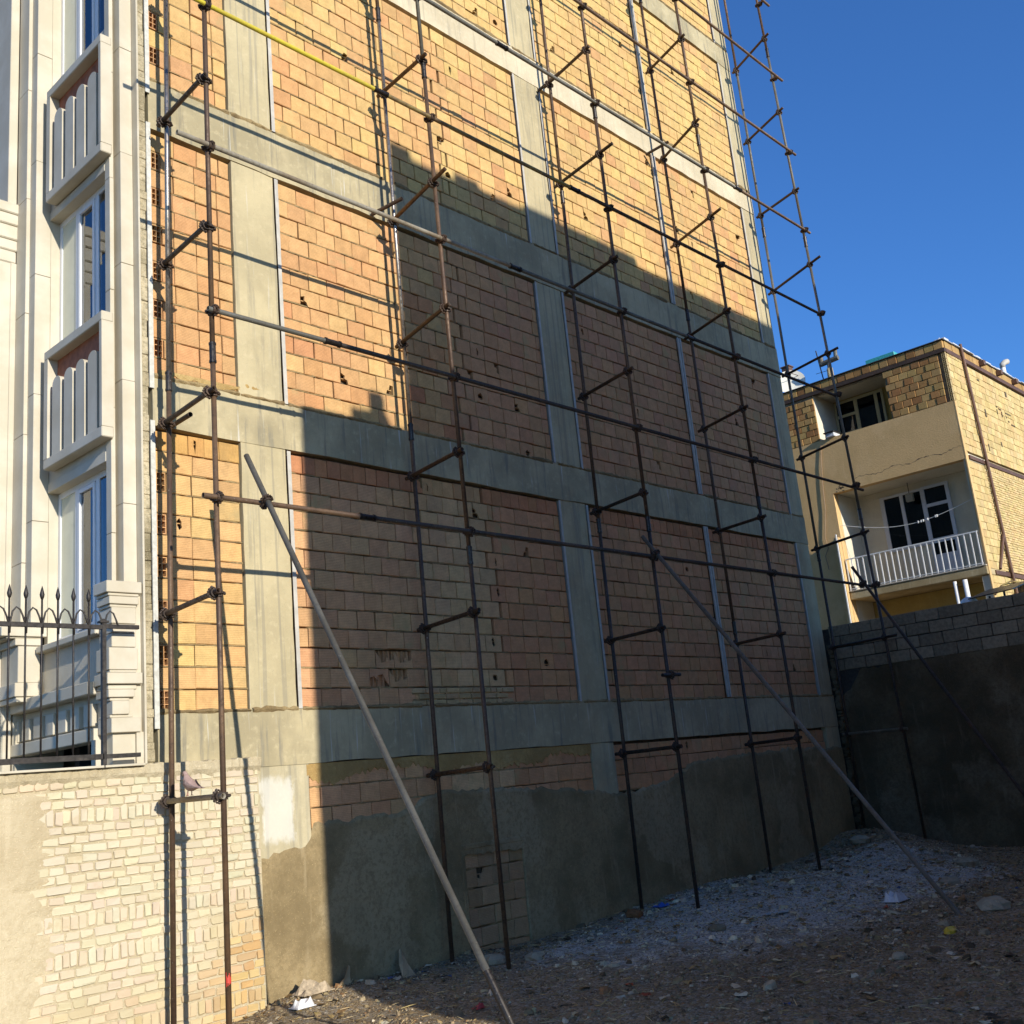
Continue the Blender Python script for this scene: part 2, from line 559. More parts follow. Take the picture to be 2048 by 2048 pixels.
def build_ground():
    xs = np.arange(0., 18.91, .09)
    ys = np.arange(-1.2, 9.31, .09)
    mb = MB()
    rr = random.Random(3)
    for y in ys:
        for x in xs:
            mb.v.append((float(x), float(y), ground_z(x, y) + (rr.uniform(-.009, .009) if 1 < x < 18 else 0)))
    nx = len(xs)
    for j in range(len(ys) - 1):
        for i in range(nx - 1):
            a = j * nx + i
            mb.f.append((a, a + 1, a + nx + 1, a + nx)); mb.c.append(None)
    X0, X1, Y0, Y1, B = float(xs[0]), float(xs[-1]), float(ys[0]), float(ys[-1]), 900.
    z = -1.85
    for q in (((-B, -B), (B, -B), (B, Y0), (-B, Y0)), ((-B, Y1), (B, Y1), (B, B), (-B, B)), ((-B, Y0), (X0, Y0), (X0, Y1), (-B, Y1)), ((X1, Y0), (B, Y0), (B, Y1), (X1, Y1))):
        mb.add([(a, b, z) for a, b in q], [(0, 1, 2, 3)])
    part('ground', mb, m_ground, smooth=True, kind='structure')
build_ground()

# ================================================================ the tall building
tower = thing('apartment_tower', (11, 9.5, -1.8), 'tall unfinished building with bare hollow-brick side wall and white stone street front', 'building')
BEAMS = [(.333, .86), (3.58, 4.08), (6.80, 7.38), (10.20, 10.66), (13.43, 13.87), (16.62, 17.1)]
COLS = [(5.90, 6.44), (10.87, 11.40), (17.29, 17.74)]
BAYS = [(4.955, 5.885), (6.50, 10.82), (11.45, 17.24)]
WX0, WX1, WY = 4.90, 17.74, 9.0

mb = MB()
mb.box(WX0 + .04, WX1 - .02, WY + .07, WY + .2, -2.0, 17.1)
part('wall_core', mb, m_core, tower)
mb = MB()
mb.box(5.45, 17.70, WY + .21, 21, -2.0, 17.3)
mb.box(4.93, 17.76, WY + .03, 21, 17.13, 17.4)
part('building_body', mb, m_beam, tower)

# concrete frame
def rough_slab(x0, x1, z0, z1, y, seed, step=.3, amp=.006):
    """front sheet with slightly uneven arrises, closed to the back"""
    rr = random.Random(seed)
    mb = MB()
    n = max(1, int(round((x1 - x0) / step)))
    m = max(1, int(round((z1 - z0) / step)))
    idx = {}
    for i in range(n + 1):
        for j in range(m + 1):
            x, z = x0 + (x1 - x0) * i / n, z0 + (z1 - z0) * j / m
            if 0 < i < n: x += rr.uniform(-.3, .3) * (x1 - x0) / n
            edge = j in (0, m)
            if edge and m <= 3: z += rr.uniform(-amp, amp) * 1.5
            if i in (0, n) and n <= 3: x += rr.uniform(-amp, amp) * .8
            idx[i, j] = len(mb.v)
            mb.v.append((x, y + rr.uniform(-amp, amp) * .5, z))
    def f(*a):
        mb.f.append(a); mb.c.append(None)
    for i in range(n):
        for j in range(m):
            f(idx[i, j], idx[i + 1, j], idx[i + 1, j + 1], idx[i, j + 1])
    def skirt(keys):
        o = len(mb.v)
        for k in keys:
            v = mb.v[idx[k]]
            mb.v.append((v[0], y + .09, v[2]))
        for a in range(len(keys) - 1):
            f(idx[keys[a]], o + a, o + a + 1, idx[keys[a + 1]])
    skirt([(i, 0) for i in range(n + 1)])
    skirt([(n, j) for j in range(m + 1)])
    skirt([(i, m) for i in range(n, -1, -1)])
    skirt([(0, j) for j in range(m, -1, -1)])
    return mb

for k, (b0, b1) in enumerate(BEAMS):
    part('concrete_beam', rough_slab(4.93, WX1, b0, b1, WY - .022, 40 + k, .25), m_white_beam if k == 3 else m_beam, tower)
levels = [(-.35, BEAMS[0][0])] + [(BEAMS[i][1], BEAMS[i + 1][0]) for i in range(5)]
for k, (z0, z1) in enumerate(levels):
    for c, (x0, x1) in enumerate(COLS):
        a, b = (x0, x1)
        if k == 0:
            if c == 0: a, b, lo = x0 - .01, x1 + .10, -2.0
            else: lo = -.6
            if c == 1: a, b = 10.96, 11.42
            part('concrete_column', rough_slab(a, b, lo, z1 - .003, WY - .012, 60 + c, .28), m_limed if c == 0 else m_colm, tower)
        else:
            part('concrete_column', rough_slab(a, b, z0 + .003, z1 - .003, WY - .012, 70 + 10 * k + c, .28), m_colm, tower)

# galvanised angles beside the columns and the two-legged wall post in the wide bay
def angle(x, z0, z1, w=.045, y=WY - .03):
    mb = MB()
    mb.box(x, x + w, y, y + .006, z0, z1)
    mb.box(x + w - .006, x + w, y + .006, y + .06, z0, z1)
    part('steel_angle', mb, m_galv, tower)
for k, (z0, z1) in enumerate(levels):
    if k == 0: continue
    angle(6.452, z0 + .01, z1 - .02)
    angle(10.825, z0 + .01, z1 - .02, .035)
    angle(11.405, z0 + .01, z1 - .02, .04)
    angle(17.245, z0 + .01, z1 - .02, .035)
    mb = MB()
    mb.box(14.33, 14.36, WY - .035, WY - .012, z0 + .02, z1 - .02)
    mb.box(14.40, 14.43, WY - .035, WY - .012, z0 + .02, z1 - .02)
    mb.box(14.36, 14.40, WY - .02, WY - .013, z0 + .02, z1 - .02)
    part('wall_post', mb, m_galv, tower)

# ---- hollow clay blocks
NBW, NBH = .245, .196
def block_mesh(kind, seed):
    """front at y=0 facing -y, lower left at the origin, nominal NBW x NBH, 0.1 deep"""
    rr = random.Random(seed)
    j = lambda a: rr.uniform(-a, a)
    W, H, mb = NBW, NBH, MB()
    if kind == 'whole':
        b = .006
        c = [(0, 0), (W, 0), (W, H), (0, H)]
        out = [(x + j(.0035), b, z + j(.0035)) for x, z in c]
        sgn = [(1, 1), (-1, 1), (-1, -1), (1, -1)]
        inn = [(out[i][0] + sgn[i][0] * (b + abs(j(.003))), j(.0025), out[i][2] + sgn[i][1] * (b + abs(j(.003)))) for i in range(4)]
        back = [(o[0], .09, o[2]) for o in out]
        mb.add(inn + out + back, [(0, 1, 2, 3)] + [(i, 4 + i, 4 + (i + 1) % 4, (i + 1) % 4) for i in range(4)] + [(4 + i, 8 + i, 8 + (i + 1) % 4, 4 + (i + 1) % 4) for i in range(4)])
    elif kind == 'end':
        # cut end of a block turned sideways: two by three open cells
        W = .10
        for x0, x1 in ((0, .011), (.048, .056), (W - .010, W)):
            mb.box(x0, x1, 0, .085, 0, H)
        for z0, z1 in ((0, .010), (.062, .070), (.126, .134), (H - .010, H)):
            mb.box(.011, .048, .001, .085, z0, z1)
            mb.box(.056, W - .010, .001, .085, z0, z1)
        mb.add([(0, .085, 0), (W, .085, 0), (W, .085, H), (0, .085, H)], [(0, 1, 2, 3)])
    elif kind == 'corner':
        # a corner knocked off: outline with a jagged bite
        poly = [(0, 0), (W * .62 + j(.02), 0), (W * .66 + j(.02), H * .25), (W * .78 + j(.02), H * .33), (W * .80, H * .55 + j(.02)), (W, H * .60 + j(.03)), (W, H), (0, H)]
        if seed % 2: poly = [(W - x, z) for x, z in poly][::-1]
        if seed % 3 == 1: poly = [(x, H - z) for x, z in poly][::-1]
        n = len(poly)
        mb.add([(x, 0, z) for x, z in poly] + [(x, .022, z) for x, z in poly], [tuple(range(n))] + [(i, n + i, n + (i + 1) % n, (i + 1) % n) for i in range(n)])
        mb.box(.01, W - .01, .075, .085, .008, H - .008)
        for z in (.062, .128): mb.box(.01, W - .01, .022, .075, z, z + .009)
    elif kind == 'shatter':
        k = 1 if seed % 2 else -1
        poly = [(0, 0), (W, 0), (W, H * .5), (W * .78, H * .40), (W * .62, H * .62), (W * .57, H * .35), (W * .30, H * .28), (W * .2, H * .55), (0, H * .9)]
        if k < 0: poly = [(W - x, H - z) for x, z in poly]
        n = len(poly)
        mb.add([(x, 0, z) for x, z in poly] + [(x, .016, z) for x, z in poly], [tuple(range(n))] + [(i, n + i, n + (i + 1) % n, (i + 1) % n) for i in range(n)])
        mb.box(.004, W - .004, .06, .085, .004, H - .004)
        for x in (.055, .12, .185): mb.box(x, x + .009, .018, .06, .006, H - .006)
    else:
        # a hole punched through the face into the dark cells
        cx, cz = W * rr.uniform(.35, .65), H * rr.uniform(.35, .65)
        wide = rr.uniform(.8, 1.6) if kind == 'hole' else .4
        ring = [(0, 0), (W / 2, 0), (W, 0), (W, H / 2), (W, H), (W / 2, H), (0, H), (0, H / 2)]
        hole = []
        for x, z in ring:
            d = math.hypot(x - cx, z - cz)
            r = rr.uniform(.025, .065)
            hole.append((cx + (x - cx) / d * r * wide, cz + (z - cz) / d * r * (1.5 if kind == 'slit' else 1)))
        n = 8
        vs = [(x, 0, z) for x, z in ring] + [(x, 0, z) for x, z in hole] + [(x, .02, z) for x, z in hole] + [(x, .085, z) for x, z in ring]
        fs = []
        for i in range(n):
            k = (i + 1) % n
            fs += [(i, k, n + k, n + i), (n + i, n + k, 2 * n + k, 2 * n + i), (i, 3 * n + i, 3 * n + k, k)]
        fs.append(tuple(range(3 * n, 4 * n)))
        mb.add(vs, fs)
        for z in (.062, .128): mb.box(.01, W - .01, .03, .085, z, z + .009)
    return mb

V_WHOLE = [block_mesh('whole', i) for i in range(10)]
V_END = [block_mesh('end', 20 + i) for i in range(2)]
V_CORNER = [block_mesh('corner', 30 + i) for i in range(6)]
V_HOLE = [block_mesh('hole', 40 + i) for i in range(4)] + [block_mesh('slit', 50 + i) for i in range(2)]
V_SHAT = [block_mesh('shatter', 70 + i) for i in range(2)]
FAM = {'shatter': V_SHAT, 'whole': V_WHOLE, 'end': V_END, 'corner': V_CORNER, 'hole': V_HOLE}
ME_CACHE = {}
def block_me(fam, k, mat):
    key = (fam, k, mat.name)
    if key not in ME_CACHE:
        ME_CACHE[key] = FAM[fam][k].mesh('brick', mat, lift=False)
    return ME_CACHE[key]

TAN, YEL, ORA, PNK, RED, SAND = (.56, .365, .215), (.63, .48, .245), (.565, .345, .20), (.53, .315, .205), (.50, .25, .15), (.605, .43, .24)
def vary(c, r, a=.10):
    k = 1 + r.uniform(-a, a)
    return tuple(max(.02, v * k * (1 + r.uniform(-.04, .04))) for v in c)
def clay_tint(x, z, r):
    a, b = clay_pick(x, z, r), clay_pick(x, z, r)
    return tuple(.5 * p + .5 * q for p, q in zip(a, b))
def clay_pick(x, z, r):
    k = sum(z > b[0] for b in BEAMS)
    u = r.random() + .25 * wob(x * .6, z * .8)
    x += (r.uniform(-.16, .16) if 7.9 < x < 8.7 else 0)
    if k <= 1:
        if x < 5.9: return vary(SAND if u < .55 else YEL if u < .75 else ORA, r)
        if x < 8.25: return vary((.59, .375, .245) if u < .6 else (.61, .41, .255) if u < .8 else (.56, .33, .21), r)
        if x < 9.45: return vary((.60, .45, .30) if u < .6 else (.59, .40, .26), r, .14)
        return vary((.57, .335, .215) if u < .5 else (.53, .30, .19) if u < .85 else ORA, r)
    if k == 2:
        if x < 5.9: return vary(ORA if u < .45 else TAN if u < .8 else SAND, r)
        if x < 9.1: return vary(TAN if u < .42 else SAND if u < .7 else ORA if u < .9 else RED, r)
        return vary((.57, .34, .22) if u < .6 else ORA if u < .8 else (.53, .30, .205), r)
    if k == 3:
        if x < 5.9: return vary(TAN if u < .4 else YEL if u < .8 else ORA, r)
        return vary(YEL if u < .45 else SAND if u < .72 else TAN if u < .9 else ORA, r)
    return vary(YEL if u < .75 else SAND if u < .93 else TAN, r, .08)

DAMAGE = [(6.83, 5.37), (7.59, 1.29), (7.84, 1.29), (9.47, 2.69), (9.44, 3.28), (9.37, 1.6), (10.38, 1.45), (9.4, 1.15), (10.5, 8.12), (9.38, 7.94),
          (9.28, 5.1), (9.47, 4.8), (9.47, 5.34), (10.45, 4.2), (11.93, 6.19), (10.24, 4.8), (5.36, 3.41), (5.3, 2.6), (13.22, .25), (9.41, 8.64), (9.64, 9.57),
          (8.85, 9.48), (9.58, 2.51), (9.48, 2.28), (11.55, 3.4), (15.42, 8.82), (8.47, 3.45), (8.31, 3.42), (10.51, 10.92), (10.16, 8.0), (16.2, 2.4), (15.6, 1.6), (13.8, 2.9), (16.6, 1.3), (12.9, 5.2)]
blocks = []          # (fam, variant, soldier?, x, z, w, h, tint, y)
mortar = MB()
rb = random.Random(11)
def bed(x0, x1, z, t=.011, y=WY, step=.055, r=rb):
    """a squeezed-out bed joint: a ribbon of ragged mortar"""
    n = max(2, int((x1 - x0) / step))
    vs = []
    full = []
    on = True
    for _ in range(n + 1):
        if r.random() < (.16 if on else .30): on = not on
        full.append(on)
    for i in range(n + 1):
        x = x0 + (x1 - x0) * i / n
        h = t * r.uniform(.45, 1.25) if full[i] else t * .25
        d = r.uniform(-.003, .016) if r.random() < .8 else r.uniform(-.012, -.002)
        if not full[i]: d = .03
        vs += [(x, y + .035, z + h * .55), (x, y + d, z + h * .5), (x, y + d + r.uniform(-.002, .002), z - h * .5), (x, y + .035, z - h * .55)]
    fs = []
    for i in range(n):
        a, b = 4 * i, 4 * i + 4
        fs += [(a, a + 1, b + 1, b), (a + 1, a + 2, b + 2, b + 1), (a + 2, a + 3, b + 3, b + 2)]
    mortar.add(vs, fs)

def place_row(x0, x1, z, h, r, soldier=False, first_end=False, start=None):
    x = x0
    g = .007
    if first_end:
        blocks.append(('end', r.randrange(2), False, x0 + .005, z, .10, h, vary(ORA, r), WY - .004))
        x = x0 + .118
    wn = .172 if soldier else .258
    first = True
    while x < x1 - .03:
        w = wn + r.uniform(-.012, .012)
        if first and start is not None: w = wn * start
        first = False
        if x + w > x1 - .075: w = x1 - x
        q_ = r.random()
        gap = g * .8 if q_ < .68 else g * 1.8 if q_ < .9 else g * 2.8
        cx, cz = x + w / 2, z + h / 2
        fam, k = 'whole', r.randrange(10)
        for dx, dz in DAMAGE:
            if abs(dx - cx) < w / 2 and abs(dz - cz) < h / 2 + .01 and w > .15:
                fam = r.choice(('corner', 'hole', 'hole')); k = r.randrange(len(FAM[fam]))
        for dx, dz in ((7.52, 1.32), (7.78, 1.30), (7.62, 1.12), (7.86, 1.12), (8.98, 8.02), (9.35, 9.35), (9.02, 9.1)):
            if abs(dx - cx) < w / 2 and abs(dz - cz) < h / 2 and w > .2: fam, k = 'shatter', r.randrange(2)
        if fam == 'whole' and w > .2 and not soldier and r.random() < .012:
            fam = 'corner'; k = r.randrange(6)
        t = vary((.40, .29, .20), r, .15) if cz < -.7 else vary(RED if cx < 17 else ORA, r) if soldier and cx > 6.5 else vary((.57, .36, .16), r) if soldier else clay_tint(cx, cz, r)
        if soldier and cx > 8.3 and cx < 9.35: t = vary(TAN, r)
        blocks.append((fam, k, soldier, x + gap / 2, z, w - gap, h, t, WY + r.uniform(-.004, .005)))
        x += w

for k, (z0, z1) in enumerate(levels):
    if k == 0: continue
    top = z1 - .028
    n = 13
    pitch = (top - z0 - .012) / n
    for bi, (x0, x1) in enumerate(BAYS):
        parts_x = [(x0, x1)] if bi < 2 else [(x0, 14.325), (14.435, x1)]
        if bi == 1: parts_x = [(x0, 9.44 if k <= 1 else 9.2), (9.45 if k <= 1 else 9.21, x1)]
        seam_j = [rb.uniform(-.03, .03) for _ in range(n)]
        for xa, xb in parts_x:
            for i in range(n):
                z = z0 + .012 + i * pitch
                sol = (k == 1 and i == n - 1)
                h = pitch - .014
                a, e = xa, xb
                tooth = .065 * (1 if i % 2 else -1)
                if bi == 1 and xa > 8: a = xa + tooth + seam_j[i] + rb.uniform(.004, .03)
                if bi == 1 and xa < 8: e = xb + tooth + seam_j[i]
                place_row(a, e, z, h, rb, sol, first_end=(bi == 0 and i % 2 == (0 if k == 1 else 1) and not sol), start=None if i % 2 == 0 else .52)
                bed(xa, xb, z - .005, .015 if k < 4 else .011)
# band of blocks between the lowest beam and the cement render
for i in range(3):
    z = .333 - .03 - (i + 1) * .20
    place_row(6.55, 10.95, z, .19, rb, False, start=.52 if i % 2 else None)
    place_row(11.43, 17.2, z, .19, rb, False, start=.52 if i % 2 else None)
    bed(6.55, 10.95, z - .005, .02); bed(11.43, 17.2, z - .005, .012)
# the doorway walled up with spare blocks
for i in range(6):
    z = -.72 - (i + 1) * .205
    place_row(8.55 + rb.uniform(0, .04), 9.52, z, .19, rb, False, start=.9 if i == 0 else rb.uniform(.4, .9))
    bed(8.55, 9.5, z - .006, .02)

# a few courses of small solid bricks and mortar patched over the lowest blocks
small_bricks = []
for row in range(3):
    x = 7.98 + .1 * (row % 2)
    while x < 9.45:
        w = rb.choice((.2, .21, .1))
        small_bricks.append((x, .872 + row * .066, w - .012, .054, vary((.50, .40, .27), rb, .15), WY - .016 + rb.uniform(-.004, .004)))
        x += w
    bed(7.98, 9.45, .872 + row * .066 - .006, .014, WY - .012)
mbp = MB()
for x, z, w, h, t, y in small_bricks:
    mbp.box(x, x + w, y, WY + .01, z, z + h, .006, col=t)
part('patch_brickwork', mbp, m_clay_s, tower, kind='stuff')

def shown_area(x, z, w, h):
    p = project(x + w / 2, WY, z + h / 2)
    if p is None or not (-20 < p[0] < 2068 and -20 < p[1] < 2068): return 0
    return w * h * WY / p[2] ** 3
order = sorted(range(len(blocks)), key=lambda i: -shown_area(*blocks[i][3:7]))
single = set(order[:300])
mass, mass_sold = MB(), MB()
for i, (fam, k, sol, x, z, w, h, t, y) in enumerate(blocks):
    nw = .10 if fam == 'end' else NBW
    if i in single:
        inst('brick', block_me(fam, k, m_sold_o if sol else m_clay_o), tower, (x, y, z), (w / nw, 1, h / NBH), color=t)
    else:
        src = FAM[fam][k]
        (mass_sold if sol else mass).add([(x + a * w / nw, y + b, z + c * h / NBH) for a, b, c in src.v], src.f, t)
part('brick_masonry', mass, m_clay_s, tower, kind='stuff')
part('upright_brick_course', mass_sold, m_sold_s, tower, kind='stuff')
part('bed_mortar', mortar, m_mortar, tower, kind='stuff')

# lumps of mortar on the beam tops and under them, smears over the lowest courses
def lumps(name, mat, spots, seed):
    rr = random.Random(seed)
    mb = MB()
    for x0, x1, z, hh, pr in spots:
        n = int((x1 - x0) / .05)
        vs, fs = [], []
        for i in range(n + 1):
            x = x0 + (x1 - x0) * i / n
            a = hh * (.35 + .65 * abs(wob(x * 2.1, z)) + rr.uniform(0, .4))
            p = pr * rr.uniform(.3, 1.2)
            vs += [(x, WY + .03, z + a), (x, WY - .02 - p * .6, z + a * .75 + rr.uniform(-.006, .006)), (x, WY - .022 - p, z + a * .2), (x, WY - .02, z - a * .45)]
        for i in range(n):
            a, b = 4 * i, 4 * i + 4
            for q in range(3): fs.append((a + q, a + q + 1, b + q + 1, b + q))
        mb.add(vs, fs)
    return part(name, mb, mat, tower, kind='stuff')
spots = []
for b0, b1 in BEAMS[:5]:
    for x0, x1 in ((4.95, 5.9), (5.92, 6.45), (6.5, 8.1), (8.3, 10.8), (10.9, 11.4), (11.45, 14.2), (14.5, 17.2), (17.3, 17.7)):
        spots.append((x0, x1, b1, .05, .016))
lumps('beam_top_mortar', m_mortar, spots, 5)
def smear_sheet(x0, x1, zt, hh, seed):
    rr = random.Random(seed)
    mb = MB()
    n = int((x1 - x0) / .035)
    for i in range(n + 1):
        x = x0 + (x1 - x0) * i / n
        h = max(.01, hh * (.75 + .5 * wob(x * 1.6, seed)) + rr.uniform(-.03, .03))
        for q, (dz, y) in enumerate(((0, -.010), (.3, -.013), (.7, -.012), (1., -.008), (1.02, .02))):
            mb.v.append((x, WY + y + rr.uniform(-.003, .003), zt - h * dz + (rr.uniform(-.012, .012) if 0 < q < 4 else 0)))
    for i in range(n):
        for q in range(4):
            a, b = 5 * i + q, 5 * i + 5 + q
            mb.f.append((a, a + 1, b + 1, b)); mb.c.append(None)
    part('mortar_smear', mb, m_smear, tower, kind='stuff')
smear_sheet(6.52, 10.95, .325, .19, 3)
smear_sheet(5.0, 5.92, 4.17, .10, 5)
smear_sheet(5.9, 6.15, 4.22, .12, 6)

# cement render at the foot of the wall, with a ragged upper edge and the walled-up doorway left open
def render_sheet():
    top = [(5.90, -.50), (6.2, -.46), (6.50, -.42), (6.56, -.24), (7.2, -.24), (7.84, -.22), (8.1, -.08), (8.35, -.05), (9.75, -.13), (10.6, -.2), (11.45, -.33), (12.0, -.30), (12.6, -.22), (13.2, -.02), (14.6, .03), (16.3, .04), (17.74, -.02)]
    rr = random.Random(9)
    mb = MB()
    xs = [5.92 + .06 * i for i in range(int((17.78 - 5.92) / .06) + 1)]
    zs = [0, .02, .06, .15, .3, .5, .7, 1., 1.35, 1.7, 2.05]
    idx = {}
    for i, x in enumerate(xs):
        for a, b in zip(top, top[1:]):
            if a[0] <= x <= b[0] + 1e-6:
                t = a[1] + (b[1] - a[1]) * (x - a[0]) / (b[0] - a[0])
        t += .018 * wob(x * 2.3, 1) + .012 * wob(x * 9, 2) + rr.uniform(-.022, .022)
        for k, d in enumerate(zs):
            idx[i, k] = len(mb.v)
            y = WY - .028 - .008 * wob(x * 1.7, d * 2) + rr.uniform(-.002, .002)
            if x < 6.56: y = WY - .017 - .004 * wob(x * 1.7, d * 2)
            if k == 0: y = WY - .009 if x < 6.56 else WY + .01
            mb.v.append((x, y, t - d))
    for i in range(len(xs) - 1):
        for k in range(len(zs) - 1):
            cx = xs[i] + .03
            cz = mb.v[idx[i, k]][2] - .5 * (zs[k + 1] - zs[k])
            if 8.56 + .03 * wob(cz * 5, 1) < cx < 9.50 + .03 * wob(cz * 4, 2) and cz < -.72: continue
            mb.f.append((idx[i, k + 1], idx[i + 1, k + 1], idx[i + 1, k], idx[i, k])); mb.c.append(None)
    part('cement_render', mb, m_render, tower, smooth=True)
    mb = MB()
    for x0, x1, z0, z1 in ((8.50, 8.56, -1.95, -.70), (9.50, 9.56, -1.95, -.70), (8.50, 9.56, -.72, -.66)):
        mb.box(x0, x1, WY - .032, WY + .02, z0, z1, .01)
    part('doorway_reveal', mb, m_render, tower)
render_sheet()
# ---- white stone front (faces the street, seen edge-on at the left)
TOP = 17.0
def stone(name, boxes, bev=.006, mat=None):
    mb = MB()
    for b in boxes: mb.box(*b, bev=bev)
    return part(name, mb, mat or m_stone, tower)
# corner slab whose mortar-backed edge shows, and the thin white trim that ends the brickwork
mb = MB()
rr = random.Random(12)
z = -.05
while z < TOP:
    h = rr.uniform(.05, .22)
    mb.box(4.81 + rr.uniform(-.006, .006), 4.885 + rr.uniform(-.008, .006), 8.952 + rr.uniform(-.004, .014), 9.05, z, min(TOP, z + h), .006)
    z += h
part('slab_edge_mortar', mb, m_stone_edge, tower, kind='stuff')
stone('corner_slab', [(4.791, 4.812, 8.945, 9.20, .40, TOP)], .003)
mb = MB()
for z0, z1 in ((.72, 3.62), (3.95, 6.85), (7.2, TOP)):
    mb.box(4.893, 4.940, 8.955, 8.975, z0, z1)
part('corner_trim', mb, mat_plain('weathered_trim', (.52, .50, .43), .5, var=.15), tower)
def slabs(name, b, step, off=0.):
    z = b[4]
    k = 0
    while z < b[5] - .05:
        h = min(step * (off if k == 0 and off else 1), b[5] - z)
        if b[5] - z - h < .2: h = b[5] - z
        d = .0015 * (-1) ** k
        stone(name, [(b[0], b[1], b[2] + d, b[3], z + .002, z + h - .002)], .003)
        z += h
        k += 1
slabs('pilaster_slab', (4.66, 4.789, 9.047, 9.20, 2.036, TOP), 1.22, .62)
slabs('fillet_slab', (4.59, 4.632, 9.135, 9.235, 2.036, TOP), 1.22, .4)
stone('pilaster_core', [(4.664, 4.786, 9.06, 9.21, 2.036, TOP), (4.60, 4.63, 9.15, 9.23, 2.036, TOP)], 0)
mb = MB(); mb.box(4.632, 4.66, 9.20, 9.23, 2.036, TOP); part('shadow_groove', mb, m_stone, tower)
slabs('pilaster_slab', (4.435, 4.60, 10.485, 10.63, 1.857, TOP), 1.35, .8)
slabs('fillet_slab', (4.396, 4.60, 10.63, 10.87, 1.857, TOP), 1.35, .5)
stone('street_pilaster', [(4.18, 4.396, 10.885, 11.3, -1.9, 5.9), (4.30, 4.396, 10.885, 11.3, 6.6, TOP), (4.34, 4.42, 10.872, 10.884, -1.9, 5.9)])
stone('pilaster_capital', [(3.95, 4.457, 10.84, 11.35, 6.48, 6.604), (4.0, 4.447, 10.85, 11.34, 6.345, 6.475), (4.05, 4.432, 10.86, 11.33, 6.175, 6.34), (4.1, 4.413, 10.87, 11.32, 6.045, 6.17), (4.15, 4.398, 10.875, 11.31, 5.9, 6.04)], .012)
stone('street_wall', [(4.40, 4.95, 11.3, 21, -1.9, 6.9), (4.40, 4.95, 12.6, 21, 6.9, 9.6), (4.40, 4.95, 11.3, 21, 9.6, TOP), (4.44, 4.95, 10.88, 11.3, -1.9, TOP)])
# near pedestal, a stack of moulded blocks
ped = [(1.93, 2.036, 4.445, 4.778, 8.945), (1.902, 1.93, 4.47, 4.76, 8.965), (1.828, 1.898, 4.475, 4.752, 8.955), (1.80, 1.828, 4.49, 4.742, 8.975), (1.654, 1.80, 4.50, 4.73, 8.965), (1.57, 1.65, 4.502, 4.728, 8.968), (1.444, 1.566, 4.50, 4.726, 8.965),
       (1.243, 1.44, 4.47, 4.737, 8.955), (1.22, 1.243, 4.48, 4.73, 8.965), (1.12, 1.218, 4.45, 4.777, 8.945), (1.075, 1.12, 4.475, 4.74, 8.985), (1.004, 1.073, 4.467, 4.707, 8.96), (.976, 1.004, 4.49, 4.67, 8.985), (.856, .976, 4.503, 4.66, 8.965), (.83, .856, 4.49, 4.70, 8.985), (.70, .828, 4.487, 4.76, 8.95)]
for z0, z1, x0, x1, y in ped:
    stone('pedestal_block', [(x0, x1, y, 9.20, z0 + .001, z1 - .001)], .005)
stone('pedestal_core', [(4.52, 4.789, 9.0, 9.23, .40, 2.03), (4.725, 4.79, 8.97, 9.2, .40, .70)], 0)
for z0, z1, x0, x1, y in ((1.765, 1.857, 4.14, 4.575, 10.44), (1.68, 1.748, 4.28, 4.54, 10.46), (1.748, 1.765, 4.2, 4.55, 10.47), (1.325, 1.68, 4.316, 4.528, 10.48), (1.19, 1.323, 4.28, 4.538, 10.455), (1.14, 1.19, 4.3, 4.53, 10.475)):
    stone('pedestal_block', [(x0, x1, y, 10.87, z0 + .001, z1 - .001)], .005)
stone('window_jamb', [(4.601, 4.92, 10.4835, 10.56, 1.18, TOP)], 0)
# spandrels and the stretch of wall holding the windows
WIN = [(1.70, 3.235), (4.70, 6.30), (7.98, 9.6), (11.2, 12.8), (14.4, 16.0)]
zz = 1.18
for z0, z1 in WIN:
    stone('spandrel', [(4.60, 4.92, 9.232, 10.483, zz, z0)], .003)
    zz = z1
stone('spandrel', [(4.60, 4.92, 9.232, 10.483, zz, TOP)], .003)
mb = MB(); mb.box(5.30, 5.40, 9.21, 10.60, .2, TOP); mb.box(4.93, 5.3, 10.50, 10.6, .2, TOP)
part('room_wall', mb, m_dark, tower)
for k, (z0, z1) in enumerate(WIN):
    fr = MB()
    X0, X1 = 4.697, 4.74
    for y0, y1 in ((9.236, 9.285), (9.595, 9.665), (10.035, 10.105), (10.43, 10.482)):
        fr.box(X0, X1, y0, y1, z0, z1, .004)
    fr.box(X0 + .001, X1 - .001, 9.285, 10.43, z0, z0 + .055); fr.box(X0 + .001, X1 - .001, 9.285, 10.43, z1 - .06, z1)
    fr.box(X0 - .01, X0 + .012, 9.67, 9.71, z0 + .06, z1 - .07); fr.box(X0 - .01, X0 + .012, 9.99, 10.03, z0 + .06, z1 - .07)
    fr.box(X0 - .0095, X0 + .0115, 9.71, 9.99, z0 + .06, z0 + .10); fr.box(X0 - .0095, X0 + .0115, 9.71, 9.99, z1 - .11, z1 - .07)
    w = part('window', fr, m_pvc, tower)
    for y0, y1 in ((9.285, 9.595), (9.665, 10.035), (10.105, 10.43)):
        p = MB(); p.box(4.708, 4.714, y0, y1, z0 + .055, z1 - .06)
        part('pane', p, m_blind_pane if y0 > 10.1 else m_glass, w)
    # moulded lintel
    stone('lintel', [(4.585, 4.68, 9.236, 10.482, z1 + .001, z1 + .10)], .004)
